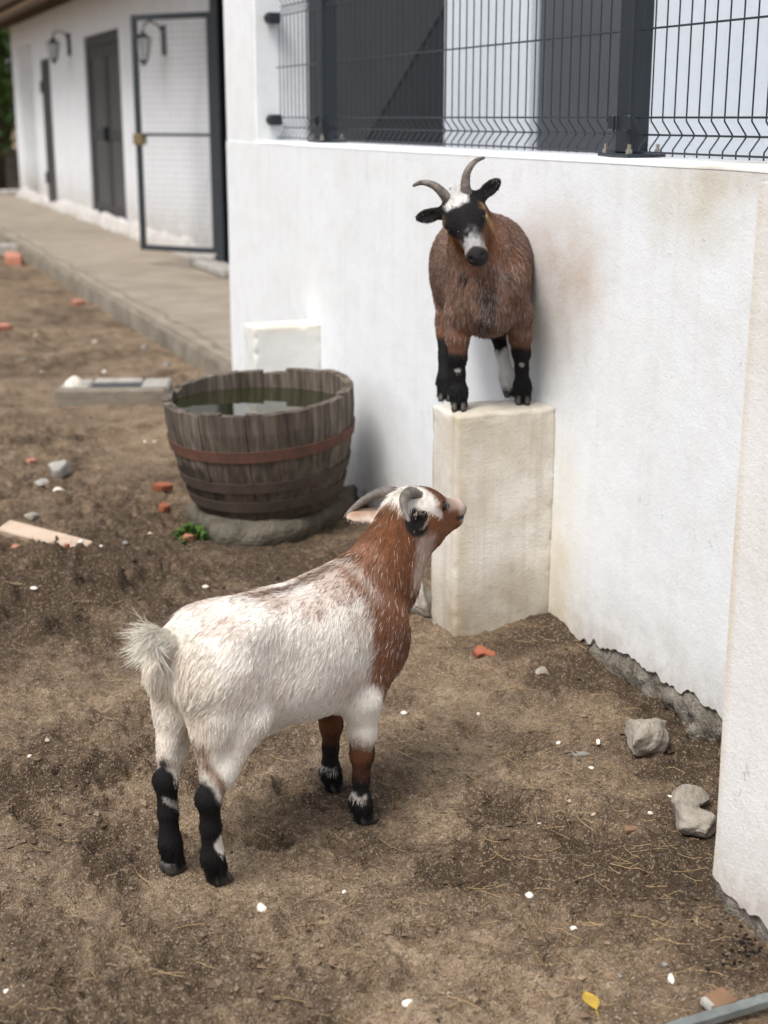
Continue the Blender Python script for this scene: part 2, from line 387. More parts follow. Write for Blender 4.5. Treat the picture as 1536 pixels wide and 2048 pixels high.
HX = 3.125
def wall_grid(ycuts, zcuts, holes, x0, x1):
    """wall slab in the YZ plane with rectangular openings; only outside faces"""
    ycuts = sorted(set(ycuts)); zcuts = sorted(set(zcuts)); ny, nz = len(ycuts) - 1, len(zcuts) - 1
    solid = np.ones((ny, nz), bool)
    for (a, b, c, d) in holes:
        for i in range(ny):
            for k in range(nz):
                if ycuts[i] >= a - 1e-6 and ycuts[i + 1] <= b + 1e-6 and zcuts[k] >= c - 1e-6 and zcuts[k + 1] <= d + 1e-6: solid[i, k] = False
    m = MB()
    sol = lambda i, k: 0 <= i < ny and 0 <= k < nz and solid[i, k]
    for i in range(ny):
        for k in range(nz):
            if not solid[i, k]: continue
            a, b, c, d = ycuts[i], ycuts[i + 1], zcuts[k], zcuts[k + 1]
            m.add([(x0, a, c), (x0, b, c), (x0, b, d), (x0, a, d)], [(0, 1, 2, 3)]); m.add([(x1, a, c), (x1, b, c), (x1, b, d), (x1, a, d)], [(3, 2, 1, 0)])
            if not sol(i - 1, k): m.add([(x0, a, c), (x1, a, c), (x1, a, d), (x0, a, d)], [(0, 1, 2, 3)])
            if not sol(i + 1, k): m.add([(x0, b, c), (x1, b, c), (x1, b, d), (x0, b, d)], [(3, 2, 1, 0)])
            if not sol(i, k - 1): m.add([(x0, a, c), (x1, a, c), (x1, b, c), (x0, b, c)], [(0, 1, 2, 3)])
            if not sol(i, k + 1): m.add([(x0, a, d), (x1, a, d), (x1, b, d), (x0, b, d)], [(0, 1, 2, 3)])
    return m
house = empty('farmhouse', (HX, 15, .14), 'long low white rendered farmhouse with dark doors and corrugated eave', 'house')
def hchild(o): 
    o.parent = house; o.matrix_parent_inverse = Matrix.Translation(-Vector(house.location)); return o
holes = [(21.55, 22.95, .15, 2.40), (20.03, 20.62, .22, 2.10), (15.43, 17.45, .19, 2.24), (10.70, 11.64, .17, 2.25)]
yc = [10.6, 23.66]; zc = [0, 2.682]
for h_ in holes: yc += h_[:2]; zc += h_[2:]
hchild(wall_grid(yc, zc, holes, HX, HX + .3).obj('wall', M_HOUSE))
# facade behind the fence (same house, stuccoed), dark opening and shutter bay
fh = [(7.10, 9.55, 0.2, 2.5), (5.13, 6.13, 0.3, 2.5)]
yc = [-1.5, 10.6]; zc = [0, 2.682]
for h_ in fh: yc += h_[:2]; zc += h_[2:]
hchild(wall_grid(yc, zc, fh, HX - .002, HX + .3).obj('stucco_wall', M_STUCCO))
# plinth bulge at the foot of the wall, whitewashed lumps
pl = MB(); n = 60; pv = []
for i in range(n):
    yy = 11.7 + (23.6 - 11.7) * i / (n - 1); k = .05 + .06 * random.random()
    pv += [(HX - k, yy, .15), (HX - k * .8, yy, .19 + .05 * random.random()), (HX + .0, yy, .27 + .06 * random.random())]
pl.add(pv, [(3 * i + k, 3 * i + 3 + k, 3 * i + 4 + k, 3 * i + 1 + k) for i in range(n - 1) for k in (0, 1)])
hchild(pl.obj('plinth', M_HOUSE, None, True))
hchild(MB().cbox(2.93, 3.115, 10.9, 11.95, .146, .215, .015).obj('threshold', M_CONC3))
# alcove back, far shutter, double door, dark doorway
hchild(MB().box(HX + .31, HX + .36, 21.4, 23.1, .1, 2.5).obj('alcove_back', M_HOUSE))
sh = hchild(MB().cbox(HX - .025, HX + .08, 20.03, 20.62, .22, 2.10, .01).obj('narrow_shutter', M_DOOR))
for zz in (1.75, .55): 
    b = MB().cbox(HX - .045, HX - .026, 20.50, 20.68, zz - .08, zz + .08, .01).obj('hinge', M_DOOR); hchild(b)
df = MB(); df.cbox(HX + .02, HX + .12, 15.43, 15.51, .19, 2.24); df.cbox(HX + .02, HX + .12, 17.37, 17.45, .19, 2.24); df.cbox(HX + .02, HX + .12, 15.511, 17.369, 2.12, 2.24); df.cbox(HX + .02, HX + .12, 15.511, 17.369, .19, .25)
hchild(df.obj('door_frame', M_DOOR))
for a, b in ((15.515, 16.43), (16.45, 17.365)):
    lf = hchild(MB().cbox(HX + .05, HX + .09, a, b, .255, 2.115).obj('door_leaf', M_DOOR2))
    fr = MB()
    for (y0, y1, z0, z1) in ((a, a + .10, .255, 2.115), (b - .10, b, .255, 2.115), (a + .101, b - .101, 1.995, 2.115), (a + .101, b - .101, .255, .40), (a + .101, b - .101, 1.12, 1.22)):
        fr.cbox(HX + .035, HX + .049, y0, y1, z0, z1, .003)
    fo = fr.obj('leaf_rail', M_DOOR, lf)
hd = hchild(MB().cbox(HX - .02, HX + .03, 16.36, 16.41, 1.1, 1.25, .006).obj('door_handle', M_BLACK))
hchild(MB().cbox(HX + .03, HX + .07, 10.70, 11.64, .17, 2.25, .004).obj('doorway_shade', M_BLACK))  # black panel stands in for the shade inside the open doorway
# dark patio opening, sheet added for its diagonal tone step, and the boarded shutter
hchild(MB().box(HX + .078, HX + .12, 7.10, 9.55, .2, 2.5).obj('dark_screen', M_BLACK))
P0 = on_plane_x(705, 250, HX + .06); P1 = on_plane_x(872, 0, HX + .06); sl = (P1[1] - P0[1]) / (P1[2] - P0[2])
yA = P0[1] + (.6 - P0[2]) * sl; yB = P0[1] + (2.45 - P0[2]) * sl
hchild(MB().add([(HX + .072, min(9.5, yA), .6), (HX + .072, 9.5, .6), (HX + .072, 9.5, 2.45), (HX + .072, yB, 2.45), (HX + .0762, min(9.5, yA), .6), (HX + .0762, 9.5, .6), (HX + .0762, 9.5, 2.45), (HX + .0762, yB, 2.45)],
     [(0, 1, 2, 3), (4, 5, 6, 7), (0, 3, 7, 4), (2, 3, 7, 6), (1, 2, 6, 5)]).obj('slanted_sheet', M_SHEET))
bay = hchild(MB().box(HX + .07, HX + .09, 5.13, 6.13, .3, 2.5).obj('shutter', M_BLACK))
bm_ = MB().cbox(0, .03, 0, .096, 0, 2.16, .004).mesh('board')
bm_.materials.append(M_SHUT)
for i in range(10): link('board', bm_, None, bay, (HX + .035, 5.132 + i * .0997, .32))
hchild(MB().cbox(HX - .02, HX + .02, 6.11, 6.15, 1.93, 2.0, .006).obj('shutter_hinge', M_BLACK))
# corrugated eave
rf = []; ff = []; nyr = 300; yr = np.linspace(10.5, 25.0, nyr)
for yy in yr:
    wv = .028 * math.sin(yy * 2 * math.pi / .30)
    rf += [(2.38, yy, 2.745 + wv), (6.2, yy, 2.68 + wv), (2.38, yy, 2.757 + wv), (6.2, yy, 2.692 + wv)]
for i in range(nyr - 1):
    a, b = 4 * i, 4 * i + 4
    ff += [(a, b, b + 1, a + 1), (a + 2, a + 3, b + 3, b + 2), (a, a + 2, b + 2, b)]
roof = hchild(MB().add(rf, ff).obj('roof', M_ROOF, None, True))
for i in range(6):
    x0 = 2.40 + i * .122; MB().cbox(x0, x0 + .080, 10.6, 24.8, 2.685, 2.70, .004).obj('soffit_board', (M_ROOF, M_BARK, M_PLANK)[i % 3 if i != 5 else 1], roof)

# wall lanterns
def lantern(loc, label):
    t = empty('wall_lantern', loc, label, 'lantern', 'wall lanterns on the house')
    MB().cbox(-.03, 0, -.04, .04, -.13, .13, .006).obj('back_plate', M_BLACK, t)
    MB().tube([(-.02, 0, .06), (-.06, 0, .13), (-.13, 0, .16), (-.19, 0, .13), (-.20, 0, .07)], .009, 6).obj('bracket', M_BLACK, t)
    lt = MB()
    lt.tube([(-.2, 0, .085), (-.2, 0, .05), (-.2, 0, .015)], [.012, .03, .085], 6); lt.obj('cap', M_BLACK, t)
    MB().tube([(-.2, 0, .012), (-.2, 0, -.17)], [.072, .04], 6).obj('glass', M_GLASSY, t)
    cg = MB()
    for k in range(6):
        a = math.pi / 3 * k; cg.tube([(-.2 + .074 * math.cos(a), .074 * math.sin(a), .012), (-.2 + .042 * math.cos(a), .042 * math.sin(a), -.172)], .005, 4)
    cg.tube([(-.2, 0, -.172), (-.2, 0, -.2), (-.2, 0, -.23)], [.044, .025, .008], 6); cg.obj('cage', M_BLACK, t)
lantern((HX - .002, 18.35, 2.20), 'dark wall lantern on the white house between the narrow shutter and double door')
lantern((HX - .002, 13.35, 2.02), 'dark wall lantern seen through the open mesh gate')

# open mesh gate on the walkway
gate = empty('mesh_gate', (3.10, 12.46, .165), 'open dark steel gate with fine wire infill standing on the walkway', 'gate')
ga = math.atan2(12.18 - 11.56, 2.58 - 3.08); gate.rotation_euler = (0, 0, ga); GW, GH = .80, 1.88
gate.location = (3.085, 11.57, .272)
for x0 in (0, GW - .045): MB().cbox(x0, x0 + .045, -.02, .02, 0, GH, .004).obj('stile', M_GATE, gate)
for z0 in (0, GH - .045, .93): MB().cbox(.0455, GW - .0455, -.02, .02, z0, z0 + (.045 if z0 != .93 else .025), .004).obj('rail', M_GATE, gate)
wm = MB().tube([(.046, 0, 0), (GW - .046, 0, 0)], .0022, 5).mesh('mesh_wire'); wm.materials.append(M_WIREG)
for z0 in np.arange(.09, GH - .06, .05):
    if abs(z0 - .94) > .03: link('mesh_wire', wm, None, gate, (0, .004, z0))
vm = MB().tube([(0, 0, .046), (0, 0, GH - .046)], .0018, 5).mesh('upright_wire'); vm.materials.append(M_WIREG)
for x0 in np.arange(.09, GW - .06, .05): link('upright_wire', vm, None, gate, (x0, 0, 0))
MB().cbox(GW - .075, GW + .02, -.04, .03, .86, .95, .005).obj('lock', M_BRASS, gate)
MB().cbox(-.09, -.012, -.03, .05, -.09, 2.0, .005).obj('hinge_post', M_GATE, gate)

# ------------------------------------------------------------------ yard wall, pilaster, pillars
ywall = empty('yard_wall', (WX, 4.2, 0), 'waist high white plastered wall with stained crumbling foot under the fence', 'wall')
def wchild(o, par=None):
    par = par or ywall; o.parent = par; o.matrix_parent_inverse = Matrix.Translation(-Vector(par.location)); return o
def plaster_sheet(name, mat, ys, zbot, ztop, x, thick, par=None):
    """front plaster coat with a broken lower edge, thickness shown at the break"""
    vs = []; nrow = 7
    for yy, zb in zip(ys, zbot):
        for r in range(nrow): vs.append((x + .0025 * math.sin(yy * 7 + r) * (0 if r in (0, nrow - 1) else 1), yy, zb + (ztop - zb) * (r / (nrow - 1)) ** 1.5))
        vs += [(x + thick, yy, zb + .004), (x + thick, yy, ztop)]
    st = nrow + 2; fs = []
    for i in range(len(ys) - 1):
        a, b = i * st, (i + 1) * st
        for r in range(nrow - 1): fs.append((a + r, b + r, b + r + 1, a + r + 1))
        fs += [(a, a + nrow, b + nrow, b), (a + nrow - 1, b + nrow - 1, b + nrow + 1, a + nrow + 1)]
    fs += [tuple(range(nrow - 1, -1, -1)) + (nrow, nrow + 1), tuple((len(ys) - 1) * st + q for q in (*range(nrow), nrow + 1, nrow))]
    return wchild(MB().add(vs, fs).obj(name, mat), par)
ys = np.arange(-1.0, 6.482, .008); Pn = np.stack([ys, ys * 0, ys * 0], 1)
zb = .012 + (fbm(Pn, 7, 71, 3) - .5) * .06 + (fbm(Pn, 40, 72, 2) - .5) * .03
zb = zb + .045 * sst(2.05, 2.35, ys) * sst(3.2, 3.0, ys) - .12 * sst(3.15, 3.4, ys)
plaster_sheet('plaster', M_WALL, ys, zb, 1.247, WX, .016); wall_ys, wall_zb = ys, zb
# rough footing behind the break
fy = np.arange(-1.0, 6.478, .014); fzs = np.linspace(-.25, .35, 44); FV = []
for yy in fy:
    for zz in fzs: FV.append((0, yy, zz))
FV = np.array(FV); rough_ = (fbm(FV, 38, 81, 4, .7) - .5) * .06 + (fbm(FV, 9, 82, 2) - .5) * .03
below = sst(.004, -.03, FV[:, 2] - np.interp(FV[:, 1], wall_ys, wall_zb)); FV[:, 0] = WX + .0145 + np.clip(rough_ - .020, -.050, .0) * below
i0 = (np.arange(len(fy) - 1)[:, None] * 44 + np.arange(43)[None, :]).ravel()
wchild(link('footing', np_mesh('footing', FV, np.stack([i0, i0 + 44, i0 + 45, i0 + 1], 1)), M_FOOT))
wchild(MB().box(WX + .018, WX + .22, -1.0, 6.478, -.3, 1.2465).obj('core', M_WALL))
cp = MB(); cy = np.arange(-1.0, 6.01, .06); cv = []
for yy in cy:
    n_ = float(vn(np.array([[yy, 0, 9]]), 5, 3)[0])
    cv += [(WX - .0012, yy, 1.2450 - .002 * n_), (WX - .0010 + .002 * n_, yy, 1.2530 - .002 * n_), (WX + .006, yy, 1.2560), (WX + .226, yy, 1.257), (WX + .226, yy, 1.24)]
cp.add(cv, [(5 * i + k, 5 * i + 5 + k, 5 * i + 6 + k, 5 * i + 1 + k) for i in range(len(cy) - 1) for k in range(4)])
wchild(cp.obj('coping', M_WALL, None, True))
wchild(MB().cbox(WX + .003, WX + .23, 6.01, 6.48, 1.20, 2.9, .006).obj('end_pier', M_WALL))
# near pilaster
PX = 1.39; pil = empty('pilaster', (PX, 1.7, 0), 'near white plastered pilaster jutting from the wall at the right edge', 'pilaster')
ys = np.arange(1.35, 1.9361, .006); Pn = np.stack([ys, ys * 0 + 3, ys * 0], 1)
zb = .035 + (fbm(Pn, 9, 73, 3) - .5) * .05 + (fbm(Pn, 45, 74, 2) - .5) * .025
plaster_sheet('plaster', M_PILASTER, ys, zb, 1.252, PX, .012, pil); pil_ys, pil_zb = ys, zb
wchild(MB().box(PX + .0125, WX - .002, 1.352, 1.9345, -.3, 1.2515).obj('core', M_PILASTER), pil)
fy = np.arange(1.345, 1.9361, .012); fzs = np.linspace(-.2, .14, 26); FV = np.array([(0, yy, zz) for yy in fy for zz in fzs])
below = sst(.004, -.03, FV[:, 2] - np.interp(FV[:, 1], pil_ys, pil_zb)); FV[:, 0] = PX + .0105 + np.clip((fbm(FV, 34, 83, 4, .7) - .62) * .06, -.022, .0) * below
i0 = (np.arange(len(fy) - 1)[:, None] * 26 + np.arange(25)[None, :]).ravel()
wchild(link('footing', np_mesh('footing', FV, np.stack([i0, i0 + 26, i0 + 27, i0 + 1], 1)), M_FOOT), pil)

def rough_block(x0, x1, y0, y1, z0, z1, seed, res=.011, amp=.002, round_=.004):
    """box surface with worn rounded edges and uneven faces"""
    vs = []; fs = []
    def face(o, u, v, nu, nv):
        b = len(vs)
        for i in range(nu + 1):
            for j in range(nv + 1): vs.append(o + u * i / nu + v * j / nv)
        for i in range(nu):
            for j in range(nv): fs.append((b + i * (nv + 1) + j, b + (i + 1) * (nv + 1) + j, b + (i + 1) * (nv + 1) + j + 1, b + i * (nv + 1) + j + 1))
    A = np.array; dx, dy, dz = x1 - x0, y1 - y0, z1 - z0
    k = lambda d: max(2, int(d / res))
    face(A([x0, y0, z0]), A([dx, 0, 0]), A([0, 0, dz]), k(dx), k(dz)); face(A([x0, y1, z0]), A([dx, 0, 0]), A([0, 0, dz]), k(dx), k(dz))
    face(A([x0, y0, z0]), A([0, dy, 0]), A([0, 0, dz]), k(dy), k(dz)); face(A([x1, y0, z0]), A([0, dy, 0]), A([0, 0, dz]), k(dy), k(dz))
    face(A([x0, y0, z1]), A([dx, 0, 0]), A([0, dy, 0]), k(dx), k(dy)); face(A([x0, y0, z0]), A([dx, 0, 0]), A([0, dy, 0]), k(dx), k(dy))
    P = np.array(vs, float); c = A([(x0 + x1) / 2, (y0 + y1) / 2, (z0 + z1) / 2]); hlf = A([dx, dy, dz]) / 2
    q = P - c; inner = np.clip(q, -(hlf - round_), hlf - round_); dq = q - inner; ln = np.linalg.norm(dq, axis=1, keepdims=True) + 1e-9
    nrm = dq / ln; P = c + inner + nrm * round_
    P += nrm * ((fbm(P, 18, seed, 3) - .5) * amp * 2)[:, None]
    e = 1 - np.clip(np.abs(np.sort(hlf - np.abs(q), axis=1)[:, 1]) / .02, 0, 1)      # chips along the edges
    P -= nrm * (e * sst(.55, .8, fbm(P, 35, seed + 5, 2)) * .010)[:, None]
    m = MB(); m.add(P, fs); me = m.mesh(); import bmesh
    b_ = bmesh.new(); b_.from_mesh(me); bmesh.ops.remove_doubles(b_, verts=b_.verts, dist=.0004); bmesh.ops.recalc_face_normals(b_, faces=b_.faces); b_.to_mesh(me); b_.free()
    return me
pb = link('plastered_pillar', rough_block(1.494, WX + .006, 3.295, 3.455, -.12, .613, 91), M_PILLAR, smooth=True)
tag(pb, 'cream stained pillar against the wall with the brown goat on top', 'pillar')
pb2 = link('plastered_pillar', rough_block(1.515, WX + .006, 5.20, 5.34, -.12, .588, 95), M_PILLAR2, smooth=True)
tag(pb2, 'white pillar against the wall behind the barrel tub', 'pillar')

# ------------------------------------------------------------------ welded mesh fence
FX = 1.872
hz = [1.27, 1.31, 1.35, 1.55, 1.75, 1.79, 1.83, 2.03, 2.23]
def wire_pts():
    pts = [(0, 0, 1.262)]
    for z0 in (1.27, 1.75): pts += [(0, 0, z0), (0, 0, z0 + .008), (.021, 0, z0 + .035), (.024, 0, z0 + .04), (.021, 0, z0 + .045), (0, 0, z0 + .072), (0, 0, z0 + .08)]
    return pts + [(0, 0, 2.26)]
wme = MB().tube(wire_pts(), .0021, 6).mesh('vertical_wire'); wme.polygons.foreach_set('use_smooth', [True] * len(wme.polygons)); wme.materials.append(M_FENCE)
def panel(y0, y1, label):
    t = empty('mesh_fence', (FX, y0, 1.262), label, 'fence', 'mesh fence panels on the yard wall')
    n = int((y1 - y0) / .05); inv = Matrix.Translation(-Vector(t.location))
    for i in range(n + 1):
        o = link('vertical_wire', wme, None, t, (FX, y0 + .012 + i * .05, 0)); o.matrix_parent_inverse = inv
    hm = MB().tube([(0, y0, 0), (0, y1, 0)], .0024, 6).mesh('horizontal_wire'); hm.materials.append(M_FENCE)
    for z in hz:
        v = abs(z - 1.31) < .01 or abs(z - 1.79) < .01
        o = link('horizontal_wire', hm, None, t, (FX + (.0175 if v else -.0052), 0, z)); o.matrix_parent_inverse = inv
panel(.68, 3.105, 'near mesh fence panel right of the big post')
panel(3.185, 5.36, 'middle mesh fence panel between the two posts')
panel(5.44, 5.99, 'short far mesh fence panel between the thin post and white pier')
def post(y, label):
    t = empty('fence_post', (FX + .012, y, 1.258), label, 'fence post', 'fence posts on the yard wall')
    MB().cbox(-.03, .03, -.03, .03, .008, 1.06, .004).obj('tube', M_FENCE, t)
    MB().cbox(-.055, .055, -.07, .07, 0, .008, .002).obj('base_plate', M_FENCE, t)
    MB().cbox(.0 - .032, .032, -.032, .032, 1.06, 1.075, .003).obj('cap', M_FENCE, t)
    for s_ in (-1, 1):
        for u in (-1, 1):
            MB().tube([(u * .04, s_ * .055, .008), (u * .04, s_ * .055, .018)], .009, 6).tube([(u * .04, s_ * .055, .018), (u * .04, s_ * .055, .030)], .005, 6).obj('bolt', M_BOLT, t)
    for z in (.08, .56):
        for s_ in (-1, 1): MB().cbox(-.042, -.0305, s_ * .038 - .013, s_ * .038 + .013, z - .018, z + .018, .003).obj('clip', M_FENCE, t)
post(3.145, 'big dark square fence post bolted on the wall above the goat')
post(5.40, 'dark square fence post in front of the black opening')
for z in (1.34, 1.745):
    t = MB().cbox(-.035, .02, 0, .05, -.022, .022, .006).tube([(-.045, .02, 0), (-.034, .02, 0)], .012, 8).obj('wall_bracket', M_FENCE, None, False, (FX - .01, 5.955, z))
    tag(t, 'black fence bracket on the white pier, ' + ('lower' if z < 1.5 else 'upper') + ' one', 'bracket', 'fence brackets on the pier')
#@@PART2
# ------------------------------------------------------------------ half barrel tub on its slab
def wood_mat():
    M = Mat('weathered stave oak', .85, .2); p = M.pos(True, (30, 30, 2.2)); q = M.pos(True)
    rnd = M.n('ObjectInfo').outputs['Random']
    g = M.noise(1.6, 6, .65, p); c = M.ramp(g, (.30, (.030, .024, .019)), (.5, (.125, .102, .08)), (.72, (.28, .235, .19)))
    c = M.mix(M.math('MULTIPLY', rnd, .55), c, (.05, .037, .028))
    z = M.sep(q, 2)
    wet = M.ramp(M.math('ADD', z, M.math('MULTIPLY', M.math('SUBTRACT', M.noise(7, 4, .6, q), .5), .25)), (.04, 1.), (.2, 0.))
    c = M.mix(M.math('MULTIPLY', wet, .6), c, (.065, .045, .030))
    wb = M.math('ADD', M.blob(q, (-.20, -.16, .10), (.22, .22, .17)), M.math('MULTIPLY', M.math('SUBTRACT', M.noise(9, 5, .65, M.pos(True, (1, 1, .35))), .5), .9)); c = M.mix(M.math('MULTIPLY', M.ramp(wb, (.30, 0.), (.42, 1.)), .75), c, (.030, .021, .014))
    al = M.ramp(M.noise(12, 5, .6, q), (.55, 0.), (.75, 1.)); c = M.mix(M.math('MULTIPLY', al, .3), c, (.06, .065, .03))
    nb = M.bump(g, .8, .006); nb = M.bump(M.noise(40, 4, .6, q), .3, .004, nb)
    return M.out(c, nb)
M_OAK = wood_mat()
M_RUST = simple('rusty hoop', (.17, .075, .052), (.085, .052, .041), 14, .85, .4, .002, .25)
M_RUST2 = simple('brown hoop', (.105, .075, .058), (.06, .047, .038), 14, .85, .4, .002, .25)
TC = np.array([1.385, 4.63]); tub = empty('barrel_tub', (TC[0], TC[1], .078), 'weathered half barrel tub full of water beside the white wall', 'barrel tub')
_rt3 = Vector(_rt); fwd = Vector((math.sin(YAW), math.cos(YAW), 0))
upv = (Vector((0, 0, 1)) - _rt3 * .062 - fwd * .07).normalized(); xa = (_rt3 - upv * _rt3.dot(upv)).normalized(); ya = upv.cross(xa)
tub.rotation_euler = Matrix((xa, ya, upv)).transposed().to_euler()
TH = .385
def rad(t): return .243 + .102 * t ** .75 - .022 * t ** 4          # outer radius up the side
NS = 27; edges_ = np.cumsum(np.array([random.uniform(.75, 1.3) for _ in range(NS)])); edges_ = edges_ / edges_[-1] * 2 * math.pi
for i in range(NS):
    a0 = edges_[i - 1] if i else 0.0; a1 = edges_[i]; a0 += .0016; a1 -= .0016
    top = TH + random.uniform(-.005, .003); am = (a0 + a1) / 2
    if abs(am - math.pi * .47) < .12: top -= .018
    vs = []; n = 7; off = random.uniform(-.002, .002)
    for k in range(n):
        t = k / (n - 1); r = rad(t) + off; z = t * top
        for a, rr in ((a0, r), (am, r + .0012), (a1, r), (a1, r - .030), (a0, r - .030)): vs.append((rr * math.cos(a), rr * math.sin(a), z + (random.uniform(-.003, .003) if k == n - 1 else 0)))
    fs = [(k * 5 + q, k * 5 + (q + 1) % 5, k * 5 + 5 + (q + 1) % 5, k * 5 + 5 + q) for k in range(n - 1) for q in range(5)] + [(4, 3, 2, 1, 0), tuple((n - 1) * 5 + q for q in range(5))]
    MB().add(vs, fs).obj('stave', M_OAK, tub)
for t0, hw_, mm in ((.63, .019, M_RUST), (.335, .018, M_RUST2), (.15, .019, M_RUST2)):
    vs = []; n = 64
    for k in range(n):
        a = 2 * math.pi * k / n
        for dz, dr in ((-hw_, .0022), (-hw_, .0065), (hw_, .0065), (hw_, .0022)):
            tt = t0 + dz / TH; vs.append(((rad(tt) + dr) * math.cos(a), (rad(tt) + dr) * math.sin(a), tt * TH))
    fs = [(4 * k + q, 4 * k + (q + 1) % 4, (4 * k + 4) % (4 * n) + (q + 1) % 4, (4 * k + 4) % (4 * n) + q) for k in range(n) for q in range(4)]
    MB().add(vs, fs).obj('hoop', mm, tub, False)
MB().tube([(0, 0, .02), (0, 0, .04)], .235, 40).obj('bottom_board', M_OAK, tub)
M = Mat('standing water', .03, .5); p = M.pos(); M_WATER = M.out((.018, .020, .007), M.bump(M.noise(6, 2, .5, p), .03, .01))
wv = [(0, 0, 0)] + [(.312 * math.cos(2 * math.pi * k / 48), .312 * math.sin(2 * math.pi * k / 48), 0) for k in range(48)]
wob = MB().add(wv, [(0, 1 + k, 1 + (k + 1) % 48) for k in range(48)]).obj('water', M_WATER, tub)
wob.location = (0.006, -.004, .340); wob.rotation_euler = (Matrix((xa, ya, upv)).to_euler())

def slab(name, poly, z0, z1, mat, seed, label=None, cat=None, amp=.012):
    """irregular flat stone: outline rings with a rounded broken rim"""
    poly = [Vector((p[0], p[1])) for p in poly]; c = sum(poly, Vector((0, 0))) / len(poly); ring = []
    for i in range(len(poly)):
        a, b = poly[i], poly[(i + 1) % len(poly)]
        for t in (0, .2, .4, .6, .8): ring.append(a.lerp(b, t))
    N = len(ring); vs = []
    for s_, zz in ((.90, z0), (1.0, z0 + (z1 - z0) * .3), (1.02, z0 + (z1 - z0) * .7), (.965, z1 - .006), (.8, z1), (.45, z1), (.0, z1)):
        for q in ring:
            d = (q - c); P = c + d * s_; nn = float(fbm(np.array([[P.x, P.y, zz * 2]]), 22, seed, 3)[0] - .5)
            vs.append((P.x + d.x / (d.length + 1e-6) * nn * amp * 3 * (s_ > .2), P.y + d.y / (d.length + 1e-6) * nn * amp * 3 * (s_ > .2), zz + nn * amp))
    fs = [(r * N + k, r * N + (k + 1) % N, (r + 1) * N + (k + 1) % N, (r + 1) * N + k) for r in range(6) for k in range(N)]
    o = MB().add(vs, fs).obj(name, mat, None, True)
    if label: tag(o, label, cat)
    return o
sp_ = [on_ground(*q)[:2] for q in ((402, 1062), (440, 1095), (520, 1096), (600, 1080), (650, 1052), (705, 1028), (712, 1000))] + [(1.70, 4.75), (1.4, 4.95), (1.12, 4.75)]
slab('stone_slab', sp_, -.03, .066, M_STONE2, 101, 'flat grey stone slab under the barrel tub', 'stone slab')

# ------------------------------------------------------------------ stones, shards, litter
import bmesh
_ico = {}
def ico(sub):
    if sub not in _ico:
        b = bmesh.new(); bmesh.ops.create_icosphere(b, subdivisions=sub, radius=1); b.verts.ensure_lookup_table()
        _ico[sub] = (np.array([v.co[:] for v in b.verts]), np.array([[v.index for v in f.verts] for f in b.faces])); b.free()
    return _ico[sub]
def rock(name, px, py, size, mat, label, cat, group=None, seed=0, sub=3, sharp=.35, rz=0, sink=.3, z=0.0, rot=None):
    """stone of real size (m) lying on the soil under the given spot of the photo"""
    c = on_ground(px, py, z); V_, F_ = ico(sub); V_ = V_.copy()
    g_ = np.random.default_rng(seed + 1000)
    for _ in range(14):                                                  # knock off flat faces
        n_ = g_.normal(size=3); n_ /= np.linalg.norm(n_); lim = g_.uniform(.52, .86); d = V_ @ n_
        V_ -= np.outer(np.maximum(0, d - lim) * (1 - .15), n_)
    V_ *= (1 + sharp * (fbm(V_ + seed, 1.6, seed, 3) - .5) + .12 * (fbm(V_ + seed, 6, seed + 3, 2) - .5))[:, None]
    if sub >= 4: V_ *= (1 + .10 * (fbm(V_ + seed, 14, seed + 9, 3) - .5))[:, None]
    V_ *= np.array(size) / 2
    me = np_mesh(name, V_, F_.astype(np.int32), sub < 3 or sub >= 4); o = link(name, me, mat)
    o.rotation_euler = rot or (g_.uniform(-.25, .25), g_.uniform(-.25, .25), rz)
    o.location = (c[0], c[1], ground_at(c[0], c[1]) + size[2] * (.5 - sink)); return tag(o, label, cat, group)
def shard(name, px, py, size, mat, label, cat, group=None, rz=0, tilt=(.1, .1), seed=0, z=0.0, sides=6, outline=None):
    """broken flat piece: an irregular polygon with thickness and chipped rim"""
    c = on_ground(px, py, z); g_ = np.random.default_rng(seed + 50); ring = []
    if outline is None:
        for k in range(sides):
            a = 2 * math.pi * (k + g_.uniform(-.3, .3)) / sides; r = g_.uniform(.75, 1.1); ring.append((math.cos(a) * r * size[0] / 2, math.sin(a) * r * size[1] / 2))
    else: ring = outline
    N = len(ring); vs = []
    for s_, zz in ((.93, -.5), (1, -.3), (1, .28), (.92, .5)):
        for q in ring: vs.append((q[0] * s_, q[1] * s_, zz * size[2] + g_.uniform(-.06, .06) * size[2]))
    fs = [(r * N + k, r * N + (k + 1) % N, (r + 1) * N + (k + 1) % N, (r + 1) * N + k) for r in range(3) for k in range(N)] + [tuple(range(N))[::-1], tuple(3 * N + k for k in range(N))]
    o = MB().add(vs, fs).obj(name, mat); o.rotation_euler = (tilt[0], tilt[1], rz)
    o.location = (c[0], c[1], ground_at(c[0], c[1]) + size[2] * .35); return tag(o, label, cat, group)

